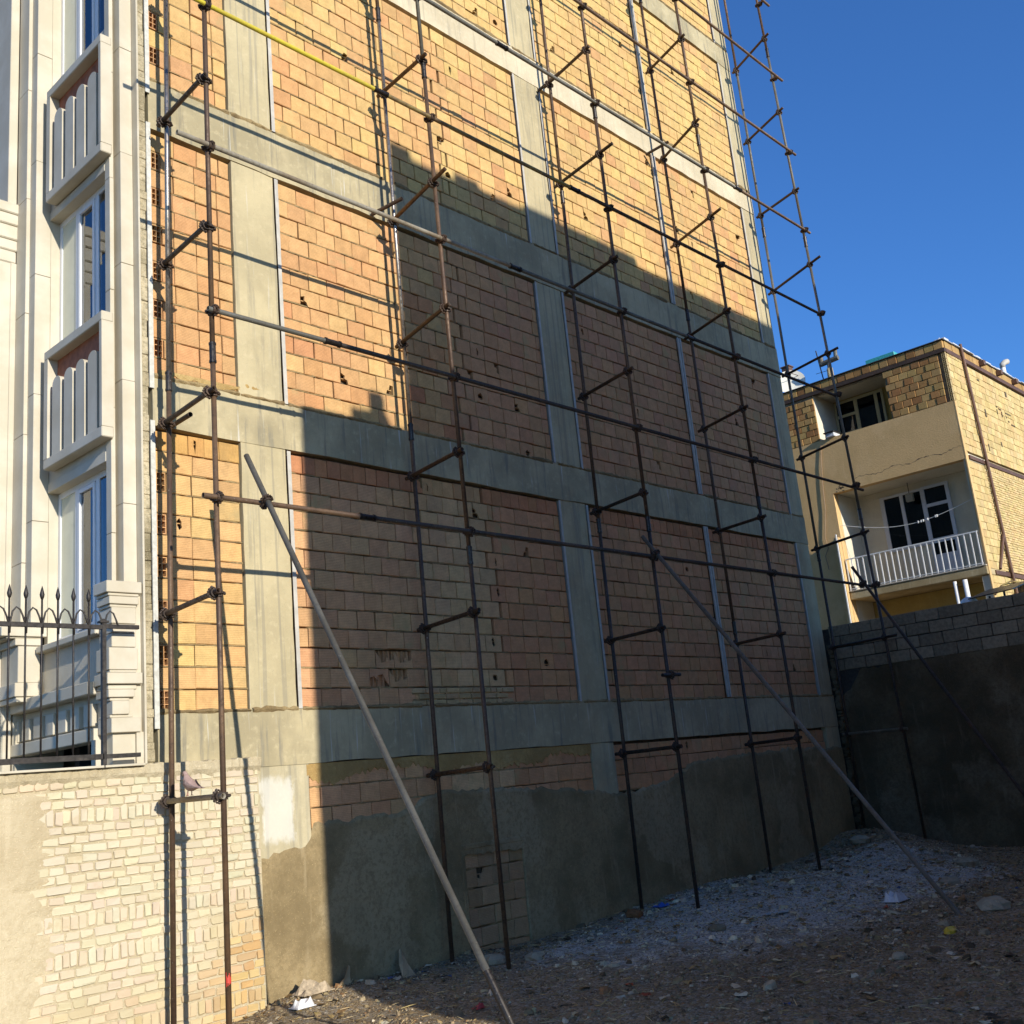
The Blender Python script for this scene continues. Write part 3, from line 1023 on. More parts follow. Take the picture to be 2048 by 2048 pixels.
# window boxes hung between the storeys: a stone frame with round-headed slats before a terracotta panel
for zb, zt in ((3.43, 4.70), (6.42, 7.78), (9.72, 11.08), (12.95, 14.3)):
    mb = MB()
    y0, y1 = 9.095, 10.35
    mb.box(4.48, 4.598, y0, y1, zb, zb + .105, .008)
    mb.box(4.48, 4.598, y0, y1, zt - .10, zt, .008)
    mb.box(4.481, 4.597, y1 - .085, y1 - .001, zb + .105, zt - .10)
    mb.box(4.481, 4.597, y0 + .001, y0 + .05, zb + .105, zt - .10)
    wb = part('window_box', mb, m_stone, tower)
    p = MB(); p.box(4.583, 4.597, y0 + .05, y1 - .085, zb + .105, zt - .10); part('back_panel', p, m_terra, wb)
    for ye in (10.0, 9.735, 9.48, 9.225):
        hgt = zt - .42
        wdt = .185
        poly = [(ye, zb + .107), (ye + wdt, zb + .107)] + [(ye + wdt / 2 + wdt / 2 * math.cos(t), hgt + wdt / 2 * .85 * math.sin(t)) for t in [i * math.pi / 8 for i in range(9)]]
        p = MB(); p.prism([(a, b) for a, b in poly], 'x', 4.495, 4.565)
        part('slat', p, m_stone, wb)
# mouldings along the base of the street front
stone('base_moulding', [(4.47, 4.60, 9.22, 10.45, 1.60, 1.66), (4.40, 4.60, 9.21, 15, 1.06, 1.175), (4.42, 4.60, 9.21, 15, .65, .765)], .008)
stone('base_panel', [(4.56, 4.92, 9.21, 10.86, 1.175, 1.60), (4.53, 4.62, 9.21, 15, .765, 1.06)], .004)
mb = MB()
for i in range(22):
    y = 9.3 + i * .26
    mb.box(4.48, 4.53, y, y + .17, .79, .99, .006)
part('base_dentils', mb, m_stone, tower)
mb = MB(); mb.box(5.2, 5.3, 9.2, 15, -1.9, .66); part('garage_shadow_wall', mb, m_stone, tower)
mb = MB(); mb.box(4.8, 5.2, 9.13, 9.21, -1.9, .66); mb.box(4.43, 4.8, 9.15, 9.21, .42, .66); part('return_wall', mb, m_stone, tower)
# another window further along the street front
fr = MB()
for y0, y1 in ((11.3, 11.36), (11.9, 11.97), (12.53, 12.6)): fr.box(4.46, 4.52, y0, y1, 6.9, 9.6)
fr.box(4.461, 4.519, 11.36, 12.53, 6.9, 6.96); fr.box(4.461, 4.519, 11.36, 12.53, 9.54, 9.6)
w = part('window', fr, m_pvc, tower)
p = MB(); p.box(4.486, 4.492, 11.36, 12.53, 6.96, 9.54); part('pane', p, m_glass, w)
mb = MB(); mb.box(4.8, 4.9, 11.29, 12.7, 6.85, 9.65); part('room_wall', mb, m_dark, tower)

# ================================================================ whitewashed boundary wall
bwall = thing('boundary_wall', (4, 8.95, -1.8), 'low old brick boundary wall with flaking whitewash below the iron fence', 'wall')
BY = 8.88
mb = MB(); mb.box(-1.5, 5.90, BY + .015, 8.985, -2.0, .36); part('wall_core', mb, m_washbed, bwall)
wash_list = []
rw = random.Random(21)
z, row = .315, 0
rowlock = {3, 13, 16, 23, 26}
while z > -1.95:
    rl = row in rowlock
    h = .115 if rl else .062
    pitch = h + .014
    x = 1.2 + rw.uniform(0, .1) + (.09 if row % 2 else 0)
    while x < 5.895:
        w = .070 + rw.uniform(-.006, .006) if rl else .122 + rw.uniform(-.014, .014)
        if not rl and rw.random() < .12: w = .2
        if x + w > 5.88: w = 5.895 - x
        if w < .03: break
        cx, cz = x + w / 2, z - h / 2
        edge = 3.98 + .14 * wob(cz * 2.2, 3.) + .10 * wob(cz * 7, 1)
        bare = smooth((cx - 5.1) / .7) * smooth((-.55 - cz) / .7) + .5 * smooth((-1.15 - cz) / .5) + .25 * smooth((4.6 - cx) / .3) * smooth((cz - .2) / .08)
        c = (.56, .545, .50)
        k = min(1, bare * rw.uniform(.6, 1.3))
        c2 = rw.choice(((.52, .40, .24), (.50, .36, .21), (.54, .43, .27), (.46, .37, .25)))
        c = tuple(a + (b - a) * k for a, b in zip(c, c2))
        if cx > edge - .25 or cz > .27 and rw.random() < .9:
            wash_list.append((x + rw.uniform(-.004, .004), z - h + rw.uniform(-.004, .004), w - rw.uniform(.006, .013), h + rw.uniform(-.003, .006), vary(c, rw, .06), BY + rw.uniform(-.001, .009)))
        x += w
    z -= pitch
    row += 1
def soft_brick(seed):
    """worn brick, 1 x 1 face with rounded arrises and uneven corners"""
    rr = random.Random(seed)
    j = lambda a: rr.uniform(-a, a)
    W, H = .15, .062
    q = .010
    ring = [(q, 0), (W - q, 0), (W, q), (W, H - q), (W - q, H), (q, H), (0, H - q), (0, q)]
    ring = [(x + j(.009), z + j(.0065)) for x, z in ring]
    inn = [(W / 2 + (x - W / 2) * .93, H / 2 + (z - H / 2) * .84) for x, z in ring]
    mb = MB()
    n = 8
    mb.add([(x, j(.004), z) for x, z in inn] + [(x, .007 + j(.002), z) for x, z in ring] + [(x, .045, z) for x, z in ring],
           [tuple(range(n))] + [(i, n + i, n + (i + 1) % n, (i + 1) % n) for i in range(n)] + [(n + i, 2 * n + i, 2 * n + (i + 1) % n, n + (i + 1) % n) for i in range(n)])
    return mb
V_SOFT = [soft_brick(60 + i) for i in range(9)]
ME_SOFT = [v.mesh('brick', m_wash_o, lift=False) for v in V_SOFT]
def wash_seen(b):
    p = project(b[0] + b[2] / 2, BY, b[1] + b[3] / 2)
    if p is None or not (-10 < p[0] < 2058 and -10 < p[1] < 2058): return 0
    return b[2] * b[3] / p[2] ** 3
ordw = sorted(range(len(wash_list)), key=lambda i: -wash_seen(wash_list[i]))
sw = set(ordw[:300])
mass = MB()
for i, (x, z, w, h, t, y) in enumerate(wash_list):
    k = rw.randrange(9)
    if i in sw:
        inst('brick', ME_SOFT[k], bwall, (x, y, z), (w / .15, 1, h / .062), rot=(0, rw.uniform(-.02, .02) * min(1, .15 / w) if h < .1 else rw.uniform(-.03, .03), 0), color=t)
    else:
        mass.add([(x + a * w / .15, y + b, z + c * h / .062) for a, b, c in V_SOFT[k].v], V_SOFT[k].f, t)
part('brick_masonry', mass, m_wash_s, bwall, kind='stuff')
# limed plaster left on the wall towards the street
mb = MB()
rr = random.Random(31)
NZ, NX = 64, 60
idx = {}
for j in range(NZ + 1):
    z = .24 - 2.2 * j / NZ
    e = 4.02 + .14 * wob(z * 2.2, 3.) + .10 * wob(z * 7, 1) + rr.uniform(-.04, .05)
    for i in range(NX + 1):
        t = i / NX
        x = .5 + (e - .5) * (1 - (1 - t) ** 1.6)
        y = BY - .020 - .012 * wob(x * 2, z * 2) - .006 * wob(x * 7, z * 6) + rr.uniform(-.003, .003)
        y += .036 * smooth((x - e + .38) / .38)
        if j == 0: y = BY + .02
        idx[i, j] = len(mb.v); mb.v.append((x, y, z + (rr.uniform(-.03, .03) if j == 0 else 0)))
for j in range(NZ):
    for i in range(NX):
        mb.f.append((idx[i, j + 1], idx[i + 1, j + 1], idx[i + 1, j], idx[i, j])); mb.c.append(None)
part('plaster', mb, m_washplaster, bwall, smooth=True)
# thin stone coping and the mortar under it
mb = MB()
for x0, x1 in ((-1.5, 1.2), (1.205, 2.75), (2.755, 4.36), (4.37, 4.73)):
    mb.box(x0, x1, BY - .055, 9.12, .405, .425, .003)
part('coping', mb, m_stone, bwall)
mb = MB()
rr = random.Random(2)
vs, fs = [], []
n = 150
for i in range(n + 1):
    x = .5 + 5.42 * i / n
    zt = .405 if x < 4.74 else .43 - .02 * rr.random()
    d = .10 * abs(wob(x * 3, 2)) + rr.uniform(0, .025)
    vs += [(x, 8.98, zt), (x, BY - .012 + rr.uniform(-.012, .008), zt - .005), (x, BY - .016 + rr.uniform(-.01, .012), .34), (x, BY + .012, .31 - d * .5)]
for i in range(n):
    a, b = 4 * i, 4 * i + 4
    for q in range(3): fs.append((a + q, a + q + 1, b + q + 1, b + q))
mb.add(vs, fs)
part('bedding_mortar', mb, m_washbed, bwall, kind='stuff')

# ================================================================ iron fence
fence = thing('iron_fence', (3.2, 8.85, .43), 'black wrought iron fence with spear tips and curled hoops on the boundary wall', 'fence')
FY = 8.85
mb = MB(); mb.box(1.6, 4.36, FY - .017, FY + .017, 1.575, 1.612); mb.box(4.38, 4.69, FY - .017, FY + .017, 1.585, 1.62); part('rail', mb, m_iron, fence)
mb = MB(); mb.box(1.6, 4.36, FY - .02, FY + .02, .475, .52); mb.box(4.38, 4.69, FY - .018, FY + .018, .48, .515); part('rail', mb, m_iron, fence)
mb = MB(); mb.box(4.348, 4.385, FY - .02, FY + .02, .40, 1.665, .003); mb.box(4.325, 4.405, FY - .03, FY + .03, 1.63, 1.648); part('post', mb, m_iron, fence)
def picket_mb(x):
    mb = MB()
    mb.tube((x, FY, .52), (x, FY, 1.83), .0085, 8)
    mb.path([(x, FY, 1.81), (x, FY, 1.828), (x, FY, 1.85), (x, FY, 1.89), (x, FY, 1.925)], [.009, .016, .020, .011, .001], 6)
    return mb
for i in range(16):
    x = 4.235 - i * .1335
    part('picket', picket_mb(x), m_iron, fence, smooth=True)
for i in range(17):
    x = 4.37 - i * .1335
    pts = [(x, FY - .012, 1.52), (x + .004, FY - .012, 1.62), (x + .022, FY - .012, 1.70), (x + .052, FY - .012, 1.735), (x + .082, FY - .012, 1.715), (x + .104, FY - .012, 1.665), (x + .122, FY - .012, 1.612), (x + .128, FY - .012, 1.60)]
    mb = MB(); mb.path(pts, [.008, .008, .0075, .0075, .0075, .0075, .010, .002], 6)
    part('hoop', mb, m_iron, fence, smooth=True)

# ================================================================ scaffolding
scaf = thing('scaffolding', (11, 8.3, -1.75), 'rusty tube scaffolding of five pole pairs clamped together in front of the brick wall', 'scaffold')
YI, YO, TR = 8.74, 7.965, .0238
POLES = [(5.03, 4.90, 5.00, 4.935), (8.01, 8.04, 7.96, 8.07), (11.40, 11.30, 11.38, 11.40), (14.36, 14.45, 14.24, 14.48), (17.55, 17.60, 17.54, 17.60)]   # inner top, inner foot, outer top, outer foot
TRANS = {0: [(.085, .08), (1.71, 1.76), (3.52, 3.58), (5.16, 5.22), (6.75, 6.80), (8.36, 8.42), (10.0, 10.06), (11.7, 11.75), (13.3, 13.35)],
         1: [(.11, .13), (1.68, 1.73), (3.43, 3.50), (5.06, 5.20), (6.64, 6.79), (8.42, 8.44), (10.05, 10.15), (11.7, 11.8), (13.3, 13.4)],
         2: [(.17, .18), (1.63, 1.67), (3.39, 3.47), (5.06, 5.18), (6.70, 6.84), (8.40, 8.50), (10.10, 10.22), (11.7, 11.8), (13.3, 13.4)],
         3: [(.15, .17), (1.65, 1.68), (3.43, 3.46), (5.11, 5.20), (6.71, 6.83), (8.37, 8.48), (9.97, 10.18), (11.71, 11.8), (13.3, 13.42)],
         4: [(.18, .17), (1.66, 1.69), (3.42, 3.51), (5.11, 5.24), (6.73, 6.85), (8.40, 8.62), (9.99, 10.14), (11.6, 11.85), (13.2, 13.5)]}
LEDG = [(2.60, 4.80, 17.72), (4.37, 4.90, 18.02), (6.06, 4.63, 17.55), (7.64, 4.5, 17.62), (9.33, 4.6, 17.72), (10.97, 4.6, 17.7), (12.6, 4.6, 17.7), (14.3, 4.6, 17.7)]
ZT = 17.2

def coupler_mesh(ax):
    mb = MB()
    def collar(c, a):
        d = {'x': Vector((1, 0, 0)), 'y': Vector((0, 1, 0)), 'z': Vector((0, 0, 1))}[a]
        c = Vector(c)
        mb.tube(c - d * .030, c + d * .030, .0365, 12)
        e = d.orthogonal().normalized()
        for sg in (-1, 1):
            for e2 in (e, d.cross(e)):
                q = c + e2 * (.042 * sg)
                f = d.cross(e2)
                mb.tube(q - f * .034, q + f * .034, .0075, 6)
                mb.tube(q + f * .020 * sg, q + f * .036 * sg, .0145, 6)
                mb.tube(q - f * .006, q + f * .008, .016, 6)
    collar((0, 0, 0), 'z')
    if ax == 'y':
        collar((-.053, 0, 0), 'y')
        mb.box(-.045, -.008, -.025, .025, -.025, .025, .006)
    else:
        collar((0, -.053, 0), 'x')
        mb.box(-.025, .025, -.045, -.008, -.025, .025, .006)
    return mb.mesh('coupler', m_coupler, lift=False)
ME_CY, ME_CX = coupler_mesh('y'), coupler_mesh('x')

def pole_y(i, inner, z):
    y = YI if inner else YO
    return y - (.24 * (10 - z) / 11.7 if i == 4 and not inner else 0)
def pole_at(i, inner, z):
    a, b = (POLES[i][0], POLES[i][1]) if inner else (POLES[i][2], POLES[i][3])
    za, zb = (9., -1.7)
    return b + (a - b) * (z - zb) / (za - zb)
rs = random.Random(77)
for i in range(5):
    for inner in (1, 0):
        y = YI if inner else YO
        f = ground_z(pole_at(i, inner, -1.7), pole_y(i, inner, -1.7)) - .03
        # a pole is made of lengths joined end to end
        cuts = {(0, 1): [3.95, 8.9], (0, 0): [3.97, 8.6], (1, 1): [3.97, 9.6], (1, 0): [2.35, 8.3], (2, 1): [3.2, 8.2], (2, 0): [3.05, 9.2], (3, 1): [1.9, 7.1], (3, 0): [3.7, 9.9], (4, 1): [3.3, 9.65], (4, 0): [3.85, 9.1]}[i, inner] + [13.2]
        mats = {(0, 1): [m_rust, m_shine, m_rust], (0, 0): [m_rust, m_rust, m_rust], (1, 1): [m_rust, m_shine, m_rust], (1, 0): [m_rust, m_rust, m_grey], (4, 1): [m_rust_dark, m_grey, m_grey], (4, 0): [m_rust_dark, m_grey, m_grey]}.get((i, inner), [m_rust_dark, m_rust, m_rust]) + [m_rust]
        zz = [f] + cuts + [ZT]
        for k in range(len(zz) - 1):
            mb = MB()
            p0 = (pole_at(i, inner, zz[k]), pole_y(i, inner, zz[k]), zz[k]); p1 = (pole_at(i, inner, zz[k + 1]), pole_y(i, inner, zz[k + 1]), zz[k + 1])
            mb.tube(p0, p1, TR, 14)
            o = part('standard', mb, mats[k], scaf, smooth=False)
            for pl in o.data.polygons: pl.use_smooth = len(pl.vertices) == 4
            if k:
                mb = MB()
                c = Vector(p0)
                mb.tube(c - Vector((0, 0, .10)), c + Vector((0, 0, .10)), TR + .006, 14)
                for dz in (-.085, .085): mb.tube(c + Vector((0, 0, dz - .01)), c + Vector((0, 0, dz + .01)), TR + .010, 14)
                part('joint_sleeve', mb, m_sleeve, scaf)
for i in range(5):
    for k, (zi, zo) in enumerate(TRANS[i]):
        xi, xo = pole_at(i, 1, zi) - .053, pole_at(i, 0, zo) - .053
        Yo = pole_y(i, 0, zo)
        ya, yb = YI + .07 + rs.uniform(0, .03), Yo - (.06 + rs.uniform(0, .06))
        if (i, k) in ((1, 4), (4, 4), (3, 5), (4, 5), (4, 1), (2, 5)): yb -= .16
        t = lambda yy: (xi + (xo - xi) * (YI - yy) / (YI - Yo), yy, zi + (zo - zi) * (YI - yy) / (YI - Yo))
        mb = MB()
        mb.tube(t(ya), t(yb), TR, 14, hollow=.82)
        o = part('transom', mb, m_pale if k == 0 and i in (0, 4) else rs.choice((m_rust_dark, m_rust_dark, m_rust)), scaf)
        for pl in o.data.polygons: pl.use_smooth = len(pl.vertices) == 4
        inst('coupler', ME_CY, o, (xi + .053, YI, zi), rot=(0, 0, rs.uniform(-.05, .05)))
        inst('coupler', ME_CY, o, (xo + .053, Yo, zo), rot=(0, 0, rs.uniform(-.05, .05)))
for k, (z, x0, x1) in enumerate(LEDG):
    y = YO - .053
    segs = {0: [(x0, 6.6, m_rust), (6.6, x1, m_rust_dark)], 1: [(x0, 6.3, m_grey), (6.3, x1, m_rust_dark)], 2: [(x0, 9.2, m_pale), (9.2, 13, m_grey), (13, x1, m_rust_dark)], 3: [(x0, 7.2, m_yellow), (7.2, 10.6, m_ochre), (10.6, x1, m_rust)], 4: [(x0, 9.4, m_grey), (9.4, 15.2, m_grey), (15.2, x1, m_rust)]}.get(k, [(x0, 11, m_rust), (11, x1, m_rust)])
    for a, b, m in segs:
        mb = MB()
        sag = lambda xx: z + .012 * wob(xx * .5, z)
        mb.tube((a, y, sag(a)), (b, y, sag(b)), TR, 14, hollow=.82)
        o = part('ledger', mb, m, scaf)
        for pl in o.data.polygons: pl.use_smooth = len(pl.vertices) == 4
        for i in range(5):
            xp = pole_at(i, 0, z)
            if a <= xp <= b + .3:
                inst('coupler', ME_CX, o, (xp, pole_y(i, 0, z), z), rot=(0, 0, rs.uniform(-.05, .05)))
        if a > x0 + .1:
            mb = MB(); mb.tube((a - .1, y, sag(a)), (a + .1, y, sag(a)), TR + .006, 14)
            for dx in (-.085, .085): mb.tube((a + dx - .01, y, sag(a)), (a + dx + .01, y, sag(a)), TR + .012, 14)
            part('joint_sleeve', mb, m_sleeve, scaf)
# short ties into the wall, and one stub clamped to the third front pole
for (xa, za, xb, zb) in ((5.12, 3.60, 5.06, 3.57), (7.86, 6.81, 7.97, 6.86), (11.39, 10.12, 11.40, 10.2), (14.15, 10.11, 14.2, 10.15)):
    mb = MB(); mb.tube((xa, 8.96, za), (xb, 8.52, zb), TR, 14, hollow=.82); part('wall_tie', mb, m_rust_dark, scaf)
mb = MB(); mb.tube((11.20, YO - .055, 1.065), (11.58, YO - .055, 1.075), TR, 14, hollow=.82)
o = part('tube_stub', mb, m_rust_dark, scaf); inst('coupler', ME_CX, o, (pole_at(2, 0, 1.07), YO, 1.07))
# raking braces from the lowest ledger down to the ground
BR = [((5.40, 8.140, 3.113), (5.42, 5.36, -1.575), m_grey), ((11.27, 8.00, 2.88), (11.45, 4.79, -1.82), m_grey), ((17.28, 8.02, 2.93), (17.30, 5.5, -1.85), m_rust_dark)]
for a, b, m in BR:
    a, b = Vector(a), Vector(b)
    d = (b - a).normalized()
    if m is m_grey and a.x < 6:
        b = b + d * ((-1.83 - b.z) / d.z)
        c = a + (b - a) * .88
        mb = MB(); mb.tube(a, c, TR + .002, 14, hollow=.82); o = part('raking_brace', mb, m_grey, scaf)
        mb = MB(); mb.tube(c, b, TR + .004, 14); part('brace_foot', mb, m_sleeve, o)
    else:
        mb = MB(); mb.tube(a, b, TR + .002, 14, hollow=.82); o = part('raking_brace', mb, m, scaf)
    for pl in o.data.polygons: pl.use_smooth = len(pl.vertices) == 4
    t_ = (2.62 - a.z) / d.z
    q = a + d * t_
    inst('coupler', ME_CX, o, (q.x, q.y, q.z), rot=(math.atan2(d.y, d.z) if False else math.atan2(-d.y, -d.z), 0, math.pi))
# red paint near the foot of the nearest front pole
mb = MB()
xr = pole_at(0, 0, -1.33)
arc = [math.radians(200 + 14 * i) for i in range(9)]
for i in range(8):
    za, zb = -1.37 + .03 * abs(math.sin(i * 1.7)), -1.26 - .04 * abs(math.sin(i * 2.3))
    mb.add([(xr + (TR + .0015) * math.cos(t), YO + (TR + .0015) * math.sin(t), z) for t, z in ((arc[i], za), (arc[i + 1], za), (arc[i + 1], zb), (arc[i], zb))], [(0, 1, 2, 3)])
part('paint_mark', mb, m_red, scaf)

# ================================================================ pigeon on the lowest transom
def build_pigeon():
    xt = pole_at(0, 1, .085) - .053
    x, y, z = xt + .005, 8.36, .088 + TR
    root = thing('pigeon', (x, y, z), 'pinkish grey dove perched on the lowest cross tube of the nearest pole pair', 'bird')
    # rings along the body from beak to tail tip: (along, up, half width, half height)
    rings = [(.118, .163, .001, .001), (.108, .164, .004, .004), (.098, .168, .014, .015), (.083, .174, .019, .021), (.066, .171, .019, .022), (.055, .152, .021, .026), (.046, .128, .031, .036), (.030, .100, .046, .050), (.0, .078, .053, .052), (-.035, .064, .047, .043), (-.070, .056, .034, .028), (-.105, .050, .024, .014), (-.15, .045, .024, .007), (-.195, .040, .027, .005), (-.20, .040, .02, .003)]
    mb = MB()
    n = 14
    vs = []
    for a, u, w, h in rings:
        for i in range(n):
            t = 2 * math.pi * i / n
            vs.append((x + w * math.cos(t), y + a, z + u + h * math.sin(t) + .012))
    fs = []
    for k in range(len(rings) - 1):
        for i in range(n):
            j = (i + 1) % n
            fs.append((k * n + i, (k + 1) * n + i, (k + 1) * n + j, k * n + j))
    fs.append(tuple(range((len(rings) - 1) * n, len(rings) * n)))
    mb.add(vs, fs)
    part('body', mb, mat_plain('dove_plumage', (.36, .24, .20), .8, var=.15, scale=40), root, smooth=True)
    mb = MB()
    for sx in (-1, 1):
        pts = [(.03, .10), (-.01, .12), (-.06, .085), (-.12, .058), (-.16, .046), (-.11, .045), (-.05, .05), (.01, .07)]
        o = len(mb.v)
        for a, u in pts:
            wdt = .050 * max(.35, 1 - abs(a + .0) * 4.2)
            mb.v.append((x + sx * (wdt + .006), y + a, z + u + .012))
        mb.v.append((x + sx * .060, y - .02, z + .095))
        for i in range(8): mb.f.append((o + i, o + (i + 1) % 8, o + 8)); mb.c.append(None)
    part('wing', mb, mat_plain('dove_wing', (.27, .19, .165), .8, var=.2, scale=60), root)
    mb = MB()
    for sx in (-.018, .018):
        mb.tube((x + sx, y, z + .045), (x + sx, y + .004, z + .004), .004, 6)
        for dy in (.022, -.014): mb.tube((x + sx, y + .004, z + .004), (x + sx * 1.2, y + dy, z + .001), .003, 5)
    part('leg', mb, mat_plain('dove_leg', (.30, .07, .06), .6), root)
    mb = MB()
    for sx in (-1, 1): mb.tube((x + sx * .0165, y + .088, z + .190), (x + sx * .0205, y + .088, z + .190), .004, 8)
    part('eye', mb, mat_plain('dove_eye', (.02, .01, .01), .2), root)
build_pigeon()

# ================================================================ concrete-block wall at the back of the lot
back = thing('block_wall', (18.0, 5, -1.8), 'dark back wall of the lot with grey concrete blocks above stained plaster', 'wall')
BX = 17.93
m_cblock_o = mat_tint('grey_concrete_block', .95, .25, 18, .6, 'object')
m_dark_plaster = mat_render('dark_brown_plaster', (.17, .145, .11), (.22, .20, .17), (.085, .072, .053), 1.)  # dark brown base, mottled with lighter and darker patches
m_dark_bed = mat_plain('dark_brown_mortar', (.05, .045, .038), .95, var=.3)
mb = MB(); mb.box(BX + .03, BX + .2, -.9, 9.9, -2., 2.04); part('wall_core', mb, m_dark_bed, back)
def cblock(seed):
    rr = random.Random(seed)
    mb = MB()
    mb.box(0, .15, 0, .39, 0, .19, .008)
    mb.v = [(a + rr.uniform(-.003, .003), b + rr.uniform(-.003, .003), c + rr.uniform(-.003, .003)) for a, b, c in mb.v]
    return mb.mesh('concrete_block', m_cblock_o, lift=False)
MECB = [cblock(80 + i) for i in range(6)]
rr = random.Random(17)
for row in range(4):
    y = 8.97
    first = True
    while y > -.85:
        w = .39 if not (first and row % 2) else .19
        first = False
        k = rr.uniform(.75, 1.2)
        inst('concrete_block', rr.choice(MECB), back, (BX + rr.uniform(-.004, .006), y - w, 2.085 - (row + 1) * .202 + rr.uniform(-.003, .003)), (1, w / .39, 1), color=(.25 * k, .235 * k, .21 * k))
        y -= w + .012
mb = MB()
rr = random.Random(18)
idx = {}
NY, NZ = 120, 34
for i in range(NY + 1):
    y = 8.99 - 9.8 * i / NY
    zt = 1.32 + .10 * wob(y * 1.3, 2) + rr.uniform(-.03, .03) - .5 * smooth((y - 8.4) / .5)
    for j in range(NZ + 1):
        z = zt - (zt + 2.0) * j / NZ
        x = BX - .012 - .02 * wob(y * .9, z) - .010 * wob(y * 3, z * 3) + rr.uniform(-.004, .004)
        if j == 0: x = BX + .02
        if z < -.95 + .06 * wob(y * 2, 1): x -= .03
        idx[i, j] = len(mb.v); mb.v.append((x, y, z))
for i in range(NY):
    for j in range(NZ):
        mb.f.append((idx[i, j], idx[i + 1, j], idx[i + 1, j + 1], idx[i, j + 1])); mb.c.append(None)
part('plaster', mb, m_dark_plaster, back, smooth=True)
# broken masonry and mortar in the corner beside the tower
mb = MB()
rr = random.Random(19)
for k in range(60):
    z = 1.7 - 3.4 * k / 60
    y = 8.93 + rr.uniform(-.03, .02)
    s_ = rr.uniform(.03, .09)
    mb.box(17.76 + rr.uniform(0, .05), 17.90 + rr.uniform(-.03, .03), y - s_ * .6, y + .05, z - s_ * .6, z + s_ * .5, .01)
part('corner_mortar', mb, m_dark_plaster, back, kind='stuff')

# ================================================================ the older apartment house behind
apt = thing('older_apartment_house', (31, 12, -1.8), 'older yellow brick house with tan plaster and white railed balcony behind the back wall', 'building')
AX, AYR, AYL = 28.0, 9.4, 18.0
m_tan = mat_render('tan_plaster', (.66, .50, .31), (.69, .54, .36), (.57, .43, .26), .45)
m_awhite = mat_render('white_interior_plaster', (.70, .72, .74), (.74, .76, .78), (.62, .63, .64), .25)
m_ayellow = mat_render('yellow_plaster', (.50, .42, .19), (.52, .45, .24), (.42, .34, .15), .3)
m_abrick_o = mat_clay('house_block_single', 'object', smear=.62)
m_abrick_s = mat_clay('house_block_mass', 'tint', smear=.60, mortar=(.50, .43, .27))
m_abed = mat_plain('house_mortar', (.22, .17, .10), .95, var=.3)
m_ibeam = mat_tube('red_brown_steel', (.12, .062, .04), (.16, .085, .052), amt=.4)
m_apvc = mat_plain('painted_window_frame', (.62, .63, .66), .45, var=.05)
m_ayframe = mat_plain('yellowish_window_frame', (.50, .44, .26), .5, var=.08)
m_adark = mat_glass('dark_house_glass', (.40, .44, .55), 1.45)
m_rail = mat_plain('white_railing_paint', (.76, .75, .72), .5, var=.06)
m_roofsheet = mat_plain('pale_roof_felt', (.55, .57, .60), .6, var=.15)
def apart(name, boxes, mat, bev=0., kind=None):
    mb = MB()
    for b in boxes: mb.box(*b, bev=bev)
    return part(name, mb, mat, apt, kind=kind)
RX = 29.3
apart('front_plaster', [(AX, AX + .25, AYR + .02, 15., 6.90, 8.50), (AX + .002, AX + .25, 13.17, 15., -1.9, 6.90), (AX + .004, AX + .25, AYR + .02, 9.455, 4.07, 6.90)], m_tan)
apart('plaster_edge', [(AX - .003, AX + .12, AYR - .006, AYR + .02, -1.9, 8.50)], m_tan)
apart('side_core', [(AX + .06, 38, AYR + .06, AYR + .068, -1.9, 10.0), (RX + .21, 38, AYR + .07, AYR + .3, -1.9, 9.98), (AX + .06, RX + .2, AYR + .07, AYR + .3, 7.09, 9.88)], m_abed)
apart('house_body', [(RX + .25, 38, AYR + .31, AYL, -1.9, 9.9), (AX + .26, RX + .24, 13.42, AYL, -1.9, 9.9)], m_abed)
apart('floor_slab', [(AX + .01, RX + .2, AYR + .03, 13.17, 6.905, 7.08)], m_awhite)
apart('roof_slab', [(AX + .3, RX + .24, AYR + .31, 13.4, 9.9, 9.98)], m_awhite)
apart('balcony_back_wall', [(RX, RX + .2, AYR + .07, 13.17, 4.05, 6.90)], m_awhite)
apart('balcony_side_wall', [(AX + .255, RX - .001, 13.168, 13.40, -1.9, 6.90), (AX + .05, RX - .001, 9.469, 9.50, 4.07, 6.90)], m_awhite)
apart('upper_back_wall', [(RX, RX + .2, AYR + .31, 13.30, 7.08, 9.9)], m_ayellow)
apart('upper_side_wall', [(AX + .05, RX - .001, 13.30, 13.41, 8.5, 9.9)], m_awhite)
apart('upper_parapet_back', [(AX + .251, AX + .27, AYR + .3, 13.3, 7.1, 8.49)], m_awhite)
apart('ground_back_wall', [(RX - .01, RX + .2, AYR + .31, 13.16, -1.9, 3.83)], m_ayellow)
apart('ground_side_pier', [(AX + .03, AX + .25, AYR + .03, 9.62, -1.9, 3.82)], m_awhite)
apart('balcony_slab', [(AX - .06, RX - .002, AYR + .015, 13.16, 3.84, 4.055)], mat_render('stained_white_slab', (.50, .46, .36), (.56, .53, .44), (.34, .29, .2), .3), .02)
apart('slab_nosing', [(AX - .085, AX + .1, AYR + .02, 13.15, 4.06, 4.095)], mat_plain('stone_nosing', (.45, .40, .32), .6), .008)
apart('pilaster', [(AX - .16, AX - .001, 13.175, 13.32, -1.9, 5.62)], m_tan, .01)
apart('downpipe', [(AX - .20, AX - .165, 13.20, 13.23, -1.9, 5.7)], m_rail)
